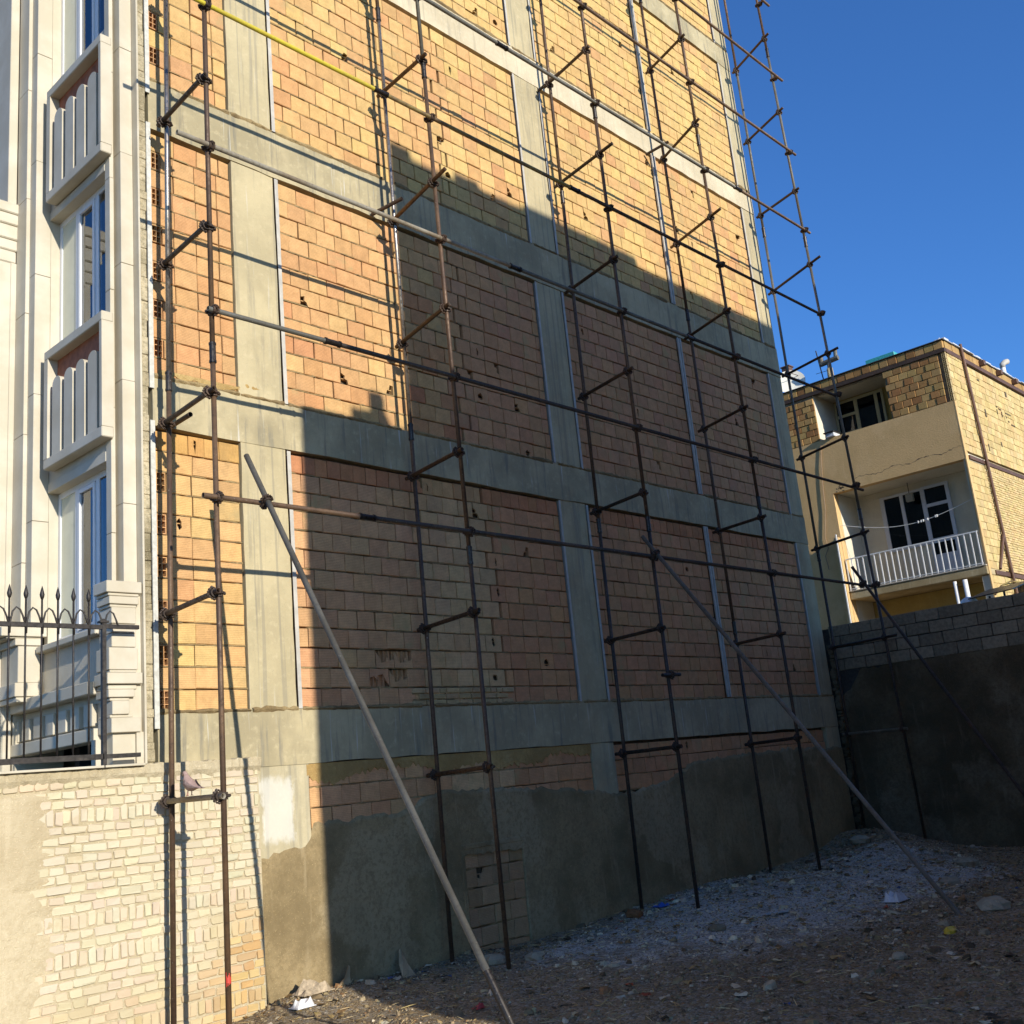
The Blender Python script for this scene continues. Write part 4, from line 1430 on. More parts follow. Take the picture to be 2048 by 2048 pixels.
# roof edge: a course of blocks on a steel beam
apart('steel_beam', [(AX - .02, AX + .1, AYR - .015, 15., 9.885, 9.99)], mat_tube('dark_steel_beam', (.07, .045, .03), (.10, .06, .04)), 0)
apart('steel_beam', [(AX + .11, 38, AYR - .02, AYR + .05, 9.88, 10.0)], m_ibeam)
apart('steel_beam', [(AX + .25, 38, AYR - .02, AYR + .05, 6.93, 7.03)], m_ibeam)
apart('steel_beam', [(AX + .45, 38, AYR - .02, AYR + .05, 3.86, 3.97)], m_ibeam)
apart('roof_felt', [(AX - .03, 38, AYR - .03, AYL, 10.225, 10.245)], mat_plain('dark_roof_felt', (.06, .055, .05), .8))
apart('roof_parapet_core', [(AX + .05, 38, AYR + .05, AYL, 9.99, 10.22)], m_abed)
mb = MB()
rr = random.Random(23)
for k in range(34):
    x = AX + .1 + k * .28
    mb.box(x, x + .3, AYR - .05 + rr.uniform(-.03, .02), AYR + .25, 10.246, 10.262 + rr.uniform(0, .05), .004)
part('roof_flashing', mb, m_roofsheet, apt, kind='stuff')
# blocks of the street-side panels, one by one
NB2 = (.245, .185)
ABR = [(.44, .29, .14), (.40, .25, .12), (.48, .33, .16), (.35, .20, .10), (.50, .36, .18)]
def front_block(seed):
    rr = random.Random(seed)
    mb = MB()
    mb.box(0, .12, 0, .24, 0, .18, .008)
    mb.v = [(a + rr.uniform(-.004, .004), b + rr.uniform(-.005, .005), c + rr.uniform(-.004, .004)) for a, b, c in mb.v]
    return mb.mesh('brick', m_abrick_o, lift=False)
MEFB = [front_block(100 + i) for i in range(6)]
rr = random.Random(24)
def front_panel(y0, y1, z0, z1, ph=.196, ragged=0):
    n = int(round((z1 - z0) / ph))
    ph = (z1 - z0) / n
    for r_ in range(n):
        y = y0
        end = y1 - (rr.uniform(0, .14) if ragged else 0)
        first = r_ % 2
        while y < end - .02:
            w = .125 if first else .255
            first = False
            if y + w > end - .06: w = end - y
            inst('brick', rr.choice(MEFB), apt, (AX + rr.uniform(-.008, .01), y + .006, z0 + r_ * ph + .006), (1, (w - .014) / .24, (ph - .014) / .18), color=vary(rr.choice(ABR), rr, .15))
            y += w
front_panel(9.60, 11.19, 8.51, 9.88, ragged=1)
front_panel(13.30, 14.95, 8.51, 9.80)
front_panel(AYR + .02, 15., 9.995, 10.22, ph=.22)
apart('panel_bed', [(AX + .03, AX + .2, 9.62, 11.12, 8.505, 9.88)], m_abed)
apart('panel_bed', [(AX + .03, AX + .2, 13.31, 15., 8.505, 9.88)], m_abed)
apart('corner_stanchion', [(AX + .10, AX + .22, AYR + .07, 9.60, 8.5, 9.88)], m_ibeam)
# hollow ends of the side-wall blocks at the corner
mb = MB()
z = 8.52
while z < 9.85:
    for (x0, z0, x1, z1) in ((0, 0, .012, .18), (.09, 0, .10, .18), (.045, 0, .055, .18)):
        mb.box(AX + .01, AX + .09, AYR + .002 + x0, AYR + .002 + x1, z + z0, z + z1)
    for z0 in (0, .055, .11, .168): mb.box(AX + .012, AX + .09, AYR + .014, AYR + .092, z + z0, z + z0 + .010)
    z += .197
part('open_block_end', mb, mat_plain('block_end', (.44, .33, .16), .9, var=.2), apt, kind='stuff')
# side wall: big yellow blocks in the corner strip and top storey, small bricks lower down
mass = MB()
rr = random.Random(25)
def side(x0, x1, z0, z1, bw, bh, cols, off=.0):
    n = int(round((z1 - z0) / bh))
    bh = (z1 - z0) / n
    for r_ in range(n):
        x = x0
        first = r_ % 2
        while x < x1 - .02:
            w = bw * (.5 if first else 1)
            first = False
            if x + w > x1 - bw * .25: w = x1 - x
            d = rr.uniform(-.006, .008) + off
            g = .010
            mass.box(x + .004, x + w - .004, AYR + d, AYR + .08, z0 + r_ * bh + g / 2, z0 + (r_ + 1) * bh - g / 2, .004, col=vary(rr.choice(cols), rr, .10))
            x += w
YB = [(.60, .51, .31), (.57, .48, .28), (.63, .54, .34), (.55, .45, .26)]
side(AX + .12, 36.5, 7.13, 9.80, .255, .2, YB)
side(AX + .13, 36.5, 10.0, 10.22, .25, .2, [(.46, .33, .17), (.40, .27, .14)])
side(AX + .12, 29.25, 4.0, 6.88, .26, .2, YB)
side(29.26, 36.5, 4.0, 6.80, .21, .068, [(.60, .51, .31), (.57, .48, .29), (.63, .54, .35)])
side(AX + .12, 29.6, -1.8, 3.83, .26, .2, YB)
side(29.61, 36.5, -1.8, 3.75, .21, .068, [(.60, .51, .31), (.57, .48, .29), (.63, .54, .35)])
part('side_masonry', mass, m_abrick_s, apt, kind='stuff')
mb = MB()                                                     # the soldier courses below the steel beams
for x0, x1, z0, z1 in ((AX + .15, 29.2, 9.80, 9.88), (29.3, 36.5, 6.80, 6.92), (29.7, 36.5, 3.75, 3.85)):
    x = x0
    while x < x1:
        mb.box(x, x + .055, AYR - .003 + rr.uniform(-.008, .008), AYR + .07, z0, z1 - .008, .004, col=vary(YB[0], rr))
        x += .068
part('upright_brick_course', mb, m_abrick_s, apt, kind='stuff')
mb = MB()                                                     # dark blocks on the side wall, shade of chips and holes put into their colour
for x, z, w, h in ((31.25, 8.93, .10, .03), (31.42, 8.90, .22, .03), (31.25, 8.72, .04, .14), (31.62, 8.70, .04, .16), (31.95, 8.86, .45, .035), (31.93, 8.72, .06, .06), (32.1, 8.62, .05, .05), (32.3, 8.56, .3, .035), (30.2, 8.45, .09, .22), (30.1, 9.5, .16, .05), (31.0, 7.7, .07, .14), (29.9, 7.4, .06, .2), (32.3, 9.45, .12, .16)):
    mb.box(x, x + w, AYR - .013, AYR + .02, z, z + h)
part('hole_shade_block', mb, mat_plain('hole_shadow_brick', (.10, .075, .045), .95), apt, kind='stuff')
mb = MB(); mb.tube((29.16, AYR - .06, 10.34), (29.34, AYR - .06, 7.0), .042, 10); mb.tube((29.34, AYR - .06, 7.0), (29.52, AYR - .06, 3.6), .042, 10); mb.tube((29.52, AYR - .06, 3.6), (29.62, AYR - .06, -1.8), .042, 10)
part('steel_post', mb, m_ibeam, apt)
mb = MB(); mb.tube((29.44, AYR - .06, 5.0), (28.75, AYR - .03, 4.02), .04, 8); part('steel_strut', mb, m_ibeam, apt)
for x in (30.55, 31.9, 33.2, 34.5):
    apart('roof_bracket', [(x, x + .14, AYR - .16, AYR - .002, 10.03, 10.18)], m_ibeam, .01)
# windows
def win(name, y0, y1, z0, z1, cols, mat, x=RX, t=.05):
    """cols: (y from, y to, [(z from, z to), ...]) panes"""
    fr = MB()
    ys = sorted({y0, y1} | {v for c in cols for v in c[:2]})
    prev = y0
    for c in sorted(cols):
        fr.box(x - .05, x - .002, prev, c[0], z0, z1)
        zp = z0
        for a, b in sorted(c[2]):
            fr.box(x - .049, x - .003, c[0], c[1], zp, a)
            zp = b
        fr.box(x - .049, x - .003, c[0], c[1], zp, z1)
        prev = c[1]
    fr.box(x - .05, x - .002, prev, y1, z0, z1)
    w = part(name, fr, mat, apt)
    for c in cols:
        for a, b in c[2]:
            p = MB(); p.box(x - .03, x - .024, c[0], c[1], a, b); part('pane', p, m_adark, w)
            p = MB(); p.box(x - .006, x - .002, c[0], c[1], a, b); part('room_dark_sheet', p, m_dark, w)  # dark sheet standing in for the unlit room behind the pane
win('window', 11.20, 12.42, 5.12, 6.72, [(11.24, 11.74, [(5.20, 6.65)]), (11.84, 12.30, [(5.20, 6.65)])], m_apvc)
win('balcony_door', 10.44, 11.199, 4.08, 6.74, [(10.54, 11.12, [(4.80, 5.12), (5.25, 6.14), (6.23, 6.66)])], m_apvc)
win('window', 11.75, 13.28, 8.72, 9.86, [(11.82, 11.93, [(8.85, 9.78)]), (12.03, 12.55, [(8.85, 9.78)]), (12.66, 13.21, [(8.9, 9.36), (9.44, 9.79)])], m_ayframe)
win('window', 11.5, 12.75, 1.6, 2.98, [(11.58, 12.08, [(1.7, 2.9)]), (12.18, 12.68, [(1.7, 2.9)])], m_ayframe, RX - .012)
win('window', 10.2, 10.9, 1.6, 2.98, [(10.28, 10.82, [(1.7, 2.9)])], m_ayframe, RX - .012)
# balcony railing, bar by bar
rail = MB(); rail.box(AX - .055, AX - .02, 9.49, 13.13, 4.955, 4.985); rail.box(AX - .05, AX - .025, 9.49, 13.13, 4.13, 4.15)
railing = part('railing', rail, m_rail, apt)
for i in range(23):
    y = 9.5 + i * .164
    b_ = MB(); b_.box(AX - .052, AX - .026, y, y + .026, 4.10, 4.955); part('bar', b_, m_rail, railing)
b_ = MB(); b_.box(AX - .05, RX - .3, 9.49, 9.51, 4.955, 4.98)
# white pipes under the balcony
for y, r_ in ((10.27, .045), (10.01, .06)):
    mb = MB(); mb.tube((AX - .1, y, 3.80), (AX - .1, y - .02, -1.85), r_, 12); part('waste_pipe', mb, m_rail, apt, smooth=True)
# cable hanging down the plaster
mb = MB(); mb.path([(AX - .02, 13.28, 8.36), (AX - .03, 13.36, 7.8), (AX - .03, 13.43, 7.2), (AX - .03, 13.47, 6.5), (AX - .03, 13.62, 5.7), (AX - .03, 13.58, 5.4), (AX - .03, 13.7, 5.2), (AX - .03, 13.66, 4.8)], .011, 6); part('cable', mb, mat_plain('tan_cable', (.30, .20, .12), .7), apt)
# cracks and a crumbled patch in the plaster
mb = MB()
rr = random.Random(27)
pts = []
for i in range(46):
    t = i / 45
    pts.append((12.46 - 3.0 * t, 7.15 + .08 * t + .035 * math.sin(t * 21) + rr.uniform(-.02, .02)))
for (ya, za), (yb, zb) in zip(pts, pts[1:]):
    w = rr.uniform(.002, .009) * (1.8 if rr.random() < .25 else 1)
    mb.add([(AX - .0015, ya, za - w), (AX - .0015, yb, zb - w), (AX - .0015, yb, zb + w), (AX - .0015, ya, za + w)], [(3, 2, 1, 0)])
for k in range(26):
    y, z = 12.9 + rr.gauss(0, .12), 7.02 + rr.gauss(0, .05)
    s_ = rr.uniform(.012, .03)
    mb.add([(AX - .0015, y - s_, z - s_ * .6), (AX - .0015, y + s_, z - s_ * .4), (AX - .0015, y + s_ * .7, z + s_ * .6), (AX - .0015, y - s_ * .8, z + s_ * .4)], [(3, 2, 1, 0)])
part('plaster_crack', mb, mat_plain('crack', (.12, .085, .05), .95), apt, kind='stuff')
# box standing on the parapet end and a small grey lamp box above the balcony door
ac = thing('balcony_box', (28.1, 12.9, 8.5), 'small dark-topped box on the upper plaster parapet beside the white side wall', 'box')
mb = MB(); mb.box(27.9, 28.3, 12.80, 13.05, 8.505, 8.62, .01); part('case', mb, m_roofsheet, ac)
mb = MB(); mb.box(27.85, 28.35, 12.76, 13.10, 8.621, 8.65, .005); part('lid', mb, m_sleeve, ac)
lampb = thing('balcony_lamp', (29.0, 11.5, 6.55), 'grey square lamp hanging before the balcony window', 'lamp')
mb = MB(); mb.box(28.95, 29.05, 11.33, 11.55, 6.36, 6.60, .02); part('housing', mb, mat_plain('lamp_grey', (.30, .28, .22), .6), lampb)
mb = MB(); mb.tube((29.0, 11.44, 6.6), (29.0, 11.44, 6.9), .01, 6); part('stem', mb, m_iron, lampb)
line = thing('clothes_line', (28.1, 11.3, 5.7), 'slack clothes line with white pegs strung across the balcony', 'clothes line')
mb = MB()
pts = [(28.1, 13.16 - 3.66 * i / 24, 5.98 - .34 * math.sin(math.pi * i / 24) - .14 * i / 24) for i in range(25)]
mb.path(pts, .008, 5); part('cord', mb, m_rail, line)
for y in (12.5, 10.98, 10.9, 10.84, 10.72, 10.50, 10.46):
    i = (13.16 - y) / 3.66
    zc = 5.98 - .34 * math.sin(math.pi * i) - .14 * i
    mb = MB(); mb.box(28.08, 28.12, y - .012, y + .018, zc - .035, zc + .03, .004); part('peg', mb, m_rail, line)

# ---- things on the roof
R0 = 10.245
cool = thing('roof_cooler', (31, 12.2, R0), 'turquoise evaporative cooler box on the roof edge', 'cooler')
m_turq = mat_plain('turquoise_paint', (.05, .36, .36), .5, var=.2)
mb = MB(); mb.box(30.8, 31.7, 11.82, 12.66, 10.7, 11.24, .01); part('cabinet', mb, m_turq, cool)
mb = MB(); mb.box(30.75, 31.75, 11.78, 12.70, 11.241, 11.38, .01); part('top_tray', mb, m_turq, cool)
for i in range(9):
    mb = MB(); mb.box(30.77, 30.80, 11.84, 12.64, 10.74 + i * .054, 10.77 + i * .054); part('louvre', mb, m_turq, cool)
for x, y in ((30.85, 11.88), (30.85, 12.6), (31.65, 11.88), (31.65, 12.6)):
    mb = MB(); mb.tube((x, y, R0), (x, y, 10.7), .03, 6); part('leg', mb, m_ibeam, cool)
mast = thing('roof_aerial', (30, 13.8, R0), 'thin black aerial mast next to the capped chimney stack', 'aerial')
mb = MB(); mb.tube((30, 13.72, R0), (30, 13.88, 11.95), .018, 6); part('mast', mb, m_iron, mast)
mb = MB(); mb.tube((30, 13.5, 11.2), (30, 14.0, 11.22), .008, 5); part('crossbar', mb, m_iron, mast)
ch = thing('chimney_stack', (30, 13.55, R0), 'plastered round chimney stack with a T-shaped cap and wires on the house roof', 'chimney')
mb = MB(); mb.tube((30, 13.55, R0), (30, 13.53, 11.25), .13, 12, r1=.09); part('stack', mb, mat_render('stack_plaster', (.46, .40, .28), (.5, .45, .34), (.3, .25, .17)), ch, smooth=True)
mb = MB(); mb.tube((30, 13.53, 11.25), (30, 13.53, 11.5), .06, 10); mb.tube((30, 13.2, 11.5), (30, 13.8, 11.46), .08, 10); mb.tube((30, 13.75, 11.42), (30, 13.77, 11.70), .075, 10); mb.tube((30, 13.28, 11.45), (30, 13.26, 11.78), .06, 10)
part('cap', mb, m_grey, ch)
dish = thing('satellite_dish', (30, 15.05, R0), 'pale satellite dish at the left end of the house roof', 'dish')
mb = MB()
ax = Vector((-.80, -.42, .42)).normalized(); a_ = ax.orthogonal().normalized(); b_ = ax.cross(a_)
c0 = Vector((30.1, 14.95, 11.25))
vs = [tuple(c0)]
for k in range(1, 6):
    r_ = .48 * k / 5
    for i in range(20):
        t = 2 * math.pi * i / 20
        vs.append(tuple(c0 + ax * (.42 * r_ * r_) + a_ * (r_ * math.cos(t)) + b_ * (r_ * math.sin(t))))
fs = [(0, 1 + i, 1 + (i + 1) % 20) for i in range(20)]
for k in range(4):
    for i in range(20):
        j = (i + 1) % 20
        fs.append((1 + k * 20 + i, 1 + (k + 1) * 20 + i, 1 + (k + 1) * 20 + j, 1 + k * 20 + j))
mb.add(vs, fs)
part('reflector', mb, mat_plain('dish_enamel', (.72, .68, .56), .5, var=.06), dish, smooth=True)
mb = MB(); mb.tube(c0 - ax * .02, (30.3, 15.02, 10.9), .03, 8); mb.tube((30.3, 15.02, 10.95), (30.3, 15.02, R0), .035, 8); part('mount', mb, m_ibeam, dish)
mb = MB(); mb.tube(c0 + b_ * .4, c0 + ax * .5, .012, 6); mb.tube(c0 + ax * .46, c0 + ax * .58, .03, 8); part('feed_arm', mb, m_ibeam, dish)
ch2 = thing('square_chimney', (30.2, 15.2, R0), 'brown square chimney standing behind the satellite dish', 'chimney')
mb = MB(); mb.box(30.6, 30.85, 15.15, 15.42, R0, 12.02, .01); part('stack', mb, m_ibeam, ch2)
mb = MB(); mb.box(30.57, 30.88, 15.12, 15.45, 12.02, 12.06, .005); part('cap', mb, m_ibeam, ch2)
vent = thing('vent_pipe', (33.2, 9.55, R0), 'white vent pipe with a bent metal cowl on the house roof', 'vent')
mb = MB(); mb.tube((33.2, 9.55, R0), (33.2, 9.55, 10.62), .07, 10); part('pipe', mb, m_rail, vent, smooth=True)
mb = MB(); mb.path([(33.2, 9.55, 10.62), (33.2, 9.55, 10.72), (33.28, 9.5, 10.79), (33.40, 9.45, 10.83)], .085, 10); part('cowl', mb, m_galv, vent, smooth=True)
for i, (x, y, s_, lab) in enumerate(((28.1, 9.5, .10, 'white lump of roof sealant on the very corner of the house roof'), (29.1, 9.45, .13, 'crumpled white roofing sheet beside the top of the steel post'), (30.2, 9.45, .16, 'long pale roofing scrap further along the side roof edge'))):
    rr = random.Random(200 + i)
    o = thing('roof_scrap', (x, y, 10.28), lab, 'scrap', 'pale scraps along the house roof edge')
    mb = MB()
    n = 9
    L = s_ * (1, 1.6, 3)[i]
    vs = []
    for k in range(n):
        for q in range(4):
            vs.append((x + L * (k / (n - 1) - .5) * 2, y + s_ * (q / 3 - .5), 10.25 + (s_ * .9 * rr.random() if 0 < k < n - 1 and q in (1, 2) else .01)))
    mb.add(vs, [(k * 4 + q, (k + 1) * 4 + q, (k + 1) * 4 + q + 1, k * 4 + q + 1) for k in range(n - 1) for q in range(3)])
    part('sheet', mb, m_roofsheet, o)

# ---- yard between the back wall and the house
shed = thing('yard_shed', (20, 7, -1.8), 'shed with a pale blue-grey curved roof just showing over the block wall', 'shed')
mb = MB(); mb.box(19.2, 21.2, 6.1, 8.1, -1.85, 2.1); part('wall', mb, m_cblock_s if False else m_dark_plaster, shed)
mb = MB()
n = 12
vs = []
for i in range(n + 1):
    t = i / n
    x = 19.05 + 2.3 * t
    z = 2.10 + .22 * math.sin(math.pi * t)
    vs += [(x, 5.95, z), (x, 8.15, z - .02), (x, 5.95, z - .03), (x, 8.15, z - .05)]
fs = []
for i in range(n):
    a, b = 4 * i, 4 * i + 4
    fs += [(a, b, b + 1, a + 1), (a + 2, a + 3, b + 3, b + 2), (a, a + 2, b + 2, b), (a + 1, b + 1, b + 3, a + 3)]
mb.add(vs, fs)
part('roof', mb, mat_plain('blue_grey_sheet', (.33, .38, .44), .45, var=.1), shed, smooth=False)
pan = thing('dark_panel', (20.3, 6.75, 2.3), 'dark flat panel tilted on the curved shed roof', 'panel')
mb = MB()
mb.add([(19.9, 7.15, 2.36), (19.9, 6.35, 2.40), (20.9, 6.3, 2.62), (20.9, 7.1, 2.58), (19.9, 7.15, 2.34), (19.9, 6.35, 2.38), (20.9, 6.3, 2.60), (20.9, 7.1, 2.56)], [(0, 1, 2, 3), (7, 6, 5, 4), (0, 4, 5, 1), (1, 5, 6, 2), (2, 6, 7, 3), (3, 7, 4, 0)])
part('plate', mb, m_sleeve, pan)
mb = MB(); mb.tube((20.8, 6.8, 2.25), (20.8, 6.8, 2.57), .02, 6); mb.tube((20.0, 6.8, 2.28), (20.0, 6.8, 2.35), .02, 6); part('foot', mb, m_iron, pan)
bowl = thing('white_dome', (20.2, 7.25, 2.3), 'small white domed cover on the shed roof left of the dark panel', 'cover')
mb = MB()
vs, fs = [], []
for k in range(5):
    ph = math.pi / 2 * k / 4
    for i in range(16):
        t = 2 * math.pi * i / 16
        vs.append((20.2 + .16 * math.cos(ph) * math.cos(t), 7.25 + .16 * math.cos(ph) * math.sin(t), 2.30 + .13 * math.sin(ph)))
for k in range(4):
    for i in range(16):
        j = (i + 1) % 16
        fs.append((k * 16 + i, k * 16 + j, (k + 1) * 16 + j, (k + 1) * 16 + i))
mb.add(vs, fs); part('shell', mb, m_rail, bowl, smooth=True)
mb = MB(); mb.tube((20.2, 7.25, 2.28), (20.2, 7.25, 2.31), .18, 16); part('rim', mb, m_rail, bowl)
fl = thing('floodlight', (27.2, 9.1, 3.6), 'black floodlight at the tip of a curved bracket low on the house side', 'floodlight')
mb = MB(); mb.path([(28.0, 9.37, 3.30), (28.2, 9.34, 3.42), (28.6, 9.3, 3.60), (29.1, 9.3, 3.70), (29.8, 9.3, 3.72), (30.4, 9.3, 3.66)], .022, 6); part('bracket', mb, m_ochre, fl)
mb = MB(); mb.box(29.55, 30.25, 9.1, 9.25, 3.34, 3.70, .02); part('housing', mb, m_sleeve, fl)
mb = MB(); mb.box(29.62, 30.18, 9.09, 9.10, 3.39, 3.65); part('lens', mb, m_adark, fl)

# ================================================================ neighbouring house on the near side of the lot (it throws the big shadow)
nb = thing('neighbour_house', (11, -3, -1.8), 'plastered house across the lot whose stepped roofline casts the big shadow', 'building')
m_nplaster = mat_render('neighbour_plaster', (.62, .50, .34), (.66, .54, .39), (.54, .42, .28), .5)
def nbox(name, boxes, m=None):
    mb = MB()
    for b in boxes: mb.box(*b)
    return part(name, mb, m or m_nplaster, nb)
nbox('lower_storeys', [(5.0, 19, -12, -.5, -1.9, 7.24)])
nbox('parapet', [(5.0, 19, -.5 - .18, -.498, 7.24, 7.44), (4.999, 5.18, -12, -.69, 7.24, 7.44)])
nbox('roof_chimney', [(5.86, 6.06, -1.4, -1.2, 7.25, 8.07), (5.60, 6.12, -1.45, -1.15, 7.25, 7.80)])
nbox('upper_storeys', [(6.16, 18.6, -12, -3.0, 7.25, 11.86)])
nbox('upper_parapet', [(6.16, 6.5, -3.2, -2.999, 11.86, 12.22), (6.5, 7.3, -3.2, -2.998, 11.86, 12.09), (7.3, 7.75, -3.2, -2.999, 11.86, 12.2), (7.75, 8.65, -3.2, -2.998, 11.86, 12.12), (8.65, 11.35, -3.2, -2.999, 11.86, 12.18), (11.35, 18.6, -3.2, -2.998, 11.86, 12.03)])

# ================================================================ rubble and litter
def scatter_stones():
    rr = random.Random(51)
    mb = MB()
    cols = [(.25, .205, .145), (.30, .265, .21), (.20, .16, .115), (.40, .375, .33), (.13, .10, .075), (.28, .175, .105), (.33, .275, .19), (.52, .50, .46)]
    wts = [6, 5, 6, 1.6, 5, 2, 5, .7]
    n = 0
    quads = [(i, (i + 1) % 6, 6 + (i + 1) % 6, 6 + i) for i in range(6)] + [(6, 7, 8, 9, 10, 11)]
    ang = [i * math.pi / 3 for i in range(6)]
    while n < 42000:
        x, y = rr.uniform(4.2, 17.8), rr.uniform(2.6, 8.98)
        if rr.random() > .45 + .35 * smooth((x - 7) / 4) + .4 * math.exp(-((8.9 - y) / .5) ** 2) + .25 * wob(x * 1.4, y * 1.4): continue
        pd = ((x - 12.4) / 4.4) ** 2 + ((y - 7.2) / 1.7) ** 2
        big = rr.random()
        s = rr.uniform(.004, .013) if big < .82 else rr.uniform(.010, .020) if big < .982 else rr.uniform(.02, .055)
        if pd < 1 and rr.random() < .6: s *= .7
        c = vary((.58, .55, .48) if pd < 1 and rr.random() < .5 else rr.choices(cols, wts)[0], rr, .25)
        sx, sy, sz = s * rr.uniform(.8, 1.7), s * rr.uniform(.7, 1.2), s * rr.uniform(.35, .8)
        a = rr.uniform(0, 6.28)
        ca, sa = math.cos(a), math.sin(a)
        tx, ty = rr.uniform(-.35, .35), rr.uniform(-.35, .35)
        z0 = ground_z(x, y)
        lo, hi = [], []
        for t in ang:
            k = rr.uniform(.7, 1.2)
            px, py = sx * k * math.cos(t), sy * k * math.sin(t)
            lo.append((x + px * ca - py * sa, y + px * sa + py * ca, z0 - .004))
            q = rr.uniform(.45, .85)
            px, py = px * q + tx * sx * .3, py * q + ty * sy * .3
            hi.append((x + px * ca - py * sa, y + px * sa + py * ca, z0 + sz * (rr.uniform(.75, 1.2) + tx * math.cos(t) + ty * math.sin(t))))
        mb.add(lo + hi, quads, c)
        n += 1
    part('rubble', mb, m_tint_s, None, kind='stuff')
def scatter_scraps():
    rr = random.Random(52)
    mb = MB()
    for k in range(2600):                                     # straw, twigs and wire
        x, y = rr.uniform(4.5, 17.5), rr.uniform(2.8, 8.95)
        L, a = rr.uniform(.03, .16), rr.uniform(0, 6.28)
        z = ground_z(x, y) + rr.uniform(.006, .02)
        dx, dy = L * math.cos(a), L * math.sin(a)
        w = rr.uniform(.0015, .004)
        nx, ny = -math.sin(a) * w, math.cos(a) * w
        dz = rr.uniform(-.01, .03)
        c = vary(rr.choice(((.42, .34, .18), (.30, .23, .13), (.12, .09, .06), (.5, .43, .28))), rr, .2)
        mb.add([(x + nx, y + ny, z), (x - nx, y - ny, z), (x + dx - nx, y + dy - ny, z + dz), (x + dx + nx, y + dy + ny, z + dz), (x + dx / 2, y + dy / 2, z + dz / 2 + w * 1.5), (x, y, z + w)], [(0, 5, 4, 3), (5, 1, 2, 4), (4, 2, 3)], c)
    for k in range(1500):                                     # paper, plaster flakes, leaves, plastic
        x, y = rr.uniform(4.6, 17.6), rr.uniform(3., 8.95)
        if rr.random() > .4 + .6 * math.exp(-((8.9 - y) / .8) ** 2) + .2 * smooth((x - 8) / 4): continue
        s = rr.uniform(.012, .05)
        a = rr.uniform(0, 6.28)
        z = ground_z(x, y) + .006
        vs = []
        for i in range(3):
            for j in range(3):
                u, v = (i - 1) * s * rr.uniform(.7, 1.2), (j - 1) * s * .7 * rr.uniform(.7, 1.2)
                vs.append((x + u * math.cos(a) - v * math.sin(a), y + u * math.sin(a) + v * math.cos(a), z + rr.uniform(0, s * .7)))
        c = vary(rr.choices(((.46, .44, .40), (.34, .26, .14), (.22, .15, .08), (.45, .40, .3), (.07, .06, .05), (.35, .10, .06), (.08, .12, .30)), (5, 5, 5, 4, 4, .5, .4))[0], rr, .2)
        mb.add(vs, [(0, 3, 4, 1), (1, 4, 5, 2), (3, 6, 7, 4), (4, 7, 8, 5)], c)
    part('litter_scraps', mb, m_tint_s, None, kind='stuff')
scatter_stones()
scatter_scraps()

def lump_mesh(x, y, s, seed, flat=.6, rings=5, seg=9):
    rr = random.Random(seed)
    mb = MB()
    z = ground_z(x, y) + s * flat * .45
    vs = [(x, y, z + s * flat)]
    for k in range(1, rings):
        ph = math.pi * k / rings
        for i in range(seg):
            t = 2 * math.pi * i / seg
            r_ = s * rr.uniform(.78, 1.2)
            vs.append((x + r_ * math.sin(ph) * math.cos(t), y + r_ * math.sin(ph) * math.sin(t), z + r_ * flat * math.cos(ph)))
    vs.append((x, y, z - s * flat))
    fs = [(0, 1 + i, 1 + (i + 1) % seg) for i in range(seg)]
    for k in range(rings - 2):
        for i in range(seg):
            j = (i + 1) % seg
            fs.append((1 + k * seg + i, 1 + (k + 1) * seg + i, 1 + (k + 1) * seg + j, 1 + k * seg + j))
    o = 1 + (rings - 2) * seg
    fs += [(o + i, len(vs) - 1, o + (i + 1) % seg) for i in range(seg)]
    mb.add(vs, fs)
    return mb
m_lumpg = mat_render('broken_concrete', (.33, .32, .29), (.42, .41, .38), (.2, .19, .16), 1.)
m_lumpb = mat_render('broken_brick', (.34, .19, .11), (.40, .28, .19), (.22, .12, .07), 1.)
m_lumpw = mat_render('gypsum_lump', (.42, .41, .38), (.48, .47, .44), (.32, .31, .28), .8)
m_card = mat_plain('cardboard', (.42, .30, .16), .9, var=.15, scale=8)
for i, (x, y, s, m, lab) in enumerate((
        (15.5, 6.3, .17, m_lumpg, 'largest rounded grey concrete lump at the far right of the rubble'),
        (13.9, 5.9, .13, m_lumpw, 'white gypsum lump near the foot of the middle raking brace'),
        (11.85, 4.62, .16, m_lumpw, 'pale flat slab fragment at the right edge of the ground'),
        (10.9, 8.55, .11, m_lumpb, 'brown brick fragment lying by the wall left of the third pole pair'),
        (10.2, 6.9, .09, m_lumpg, 'grey stone alone in the dust below the third pole pair'),
        (8.55, 8.05, .10, m_lumpw, 'white plaster lump right beside the foot of the second front pole'),
        (8.2, 8.3, .12, m_lumpw, 'larger white plaster lump left of the foot of the second front pole'),
        (16.6, 8.35, .16, m_lumpw, 'whitish heap of set gypsum in the corner by the back wall'),
        (9.3, 4.5, .07, m_lumpw, 'small white stone in the dark foreground on the right'),
        (7.4, 6.2, .06, m_lumpb, 'small brick crumb just past the edge of the sunlit ground'))):
    o = part('rubble_stone', lump_mesh(x, y, s, 300 + i, .55), m, None)
    tag(o, lab, 'stone', 'larger lumps lying in the rubble')
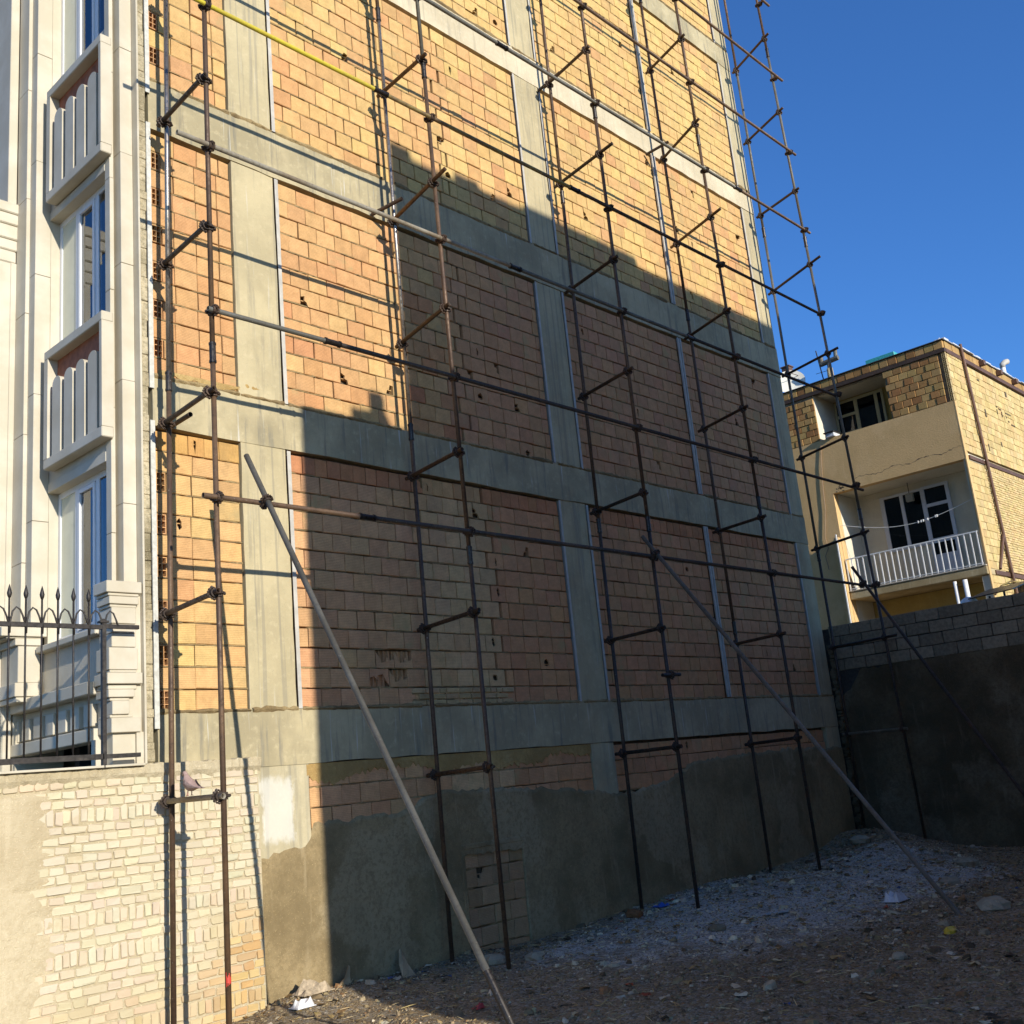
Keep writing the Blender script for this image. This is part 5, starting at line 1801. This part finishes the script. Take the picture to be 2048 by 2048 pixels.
def sheet(name, lab, cat, pts, mat, thick=.006):
    """a bent sheet: rows of points, given some thickness"""
    mb = MB()
    R_, C_ = len(pts), len(pts[0])
    for dz in (0, -thick):
        for row in pts:
            for p in row: mb.v.append((p[0], p[1], p[2] + dz))
    N_ = R_ * C_
    def f(*a): mb.f.append(a); mb.c.append(None)
    for i in range(R_ - 1):
        for j in range(C_ - 1):
            a = i * C_ + j
            f(a, a + C_, a + C_ + 1, a + 1)
            f(N_ + a, N_ + a + 1, N_ + a + C_ + 1, N_ + a + C_)
    for j in range(C_ - 1):
        f(j, j + 1, N_ + j + 1, N_ + j); a = (R_ - 1) * C_ + j; f(a + 1, a, N_ + a, N_ + a + 1)
    for i in range(R_ - 1):
        a = i * C_; f(a + C_, a, N_ + a, N_ + a + C_); b = a + C_ - 1; f(b, b + C_, N_ + b + C_, N_ + b)
    o = part(name, mb, mat, None)
    return tag(o, lab, cat)
g = ground_z
sheet('cardboard_piece', 'tan cardboard flap standing against the wall at the edge of the big shadow', 'cardboard', [[(6.42, 8.60, g(6.42, 8.6)), (6.60, 8.78, g(6.6, 8.78)), (6.78, 8.80, g(6.78, 8.8))], [(6.62, 8.72, -1.70), (6.72, 8.82, -1.68), (6.80, 8.84, -1.68)], [(6.78, 8.84, -1.60), (6.80, 8.86, -1.58), (6.83, 8.87, -1.60)]], m_card)
sheet('torn_board', 'torn grey-brown board leaning on the shaded wall behind the first raking brace', 'board', [[(7.30, 8.66, g(7.3, 8.7)), (7.42, 8.70, g(7.4, 8.7)), (7.52, 8.72, g(7.5, 8.7))], [(7.38, 8.80, -1.68), (7.45, 8.82, -1.66), (7.52, 8.83, -1.70)], [(7.47, 8.90, -1.57), (7.49, 8.90, -1.55), (7.53, 8.91, -1.60)]], m_card)
rr = random.Random(61)
def crumple(x, y, s, h, n=6):
    return [[(x + s * (i / (n - 1) - .5) * 2, y + s * .7 * (j / (n - 1) - .5) * 2, g(x, y) + .01 + (h * rr.random() if 0 < i < n - 1 and 0 < j < n - 1 else .005)) for j in range(n)] for i in range(n)]
sheet('plastic_bag', 'crumpled white plastic bag on the sunlit litter at the foot of the left column', 'bag', crumple(6.0, 8.50, .10, .09), mat_plain('white_plastic', (.72, .70, .68), .35))
sheet('paper_pile', 'dry curled paper and leaves on the sunlit ground against the left column', 'paper', crumple(6.28, 8.74, .17, .12), mat_plain('dry_paper', (.40, .31, .20), .9, var=.3, scale=25))
sheet('plastic_scrap', 'bright blue plastic scrap beside the foot of the third inner pole', 'scrap', crumple(11.55, 8.62, .11, .05), mat_plain('blue_plastic', (.03, .10, .40), .4))
sheet('plastic_scrap', 'small red plastic scrap on the dark ground right of the first raking brace', 'scrap', crumple(6.6, 6.9, .05, .04), mat_plain('red_plastic', (.35, .03, .03), .4))
sheet('white_sheet', 'bent white broken basin lying below the middle raking brace', 'basin', crumple(12.35, 5.9, .15, .12), mat_plain('white_ceramic', (.62, .62, .62), .3))
sheet('wood_offcut', 'long grey-white offcut lying across the dust below the wall', 'offcut', [[(11.2, 6.9, g(11.2, 6.9) + .03), (11.22, 6.96, g(11.2, 6.9) + .03)], [(11.5, 6.8, g(11.5, 6.8) + .03), (11.52, 6.86, g(11.5, 6.8) + .03)]], mat_plain('grey_wood', (.45, .44, .42), .8), .015)
o = part('yellow_lump', lump_mesh(10.55, 4.55, .06, 411, .8), mat_plain('yellow_plastic', (.60, .42, .04), .5), None); tag(o, 'yellow plastic lump by the foot of the middle raking brace', 'lump')
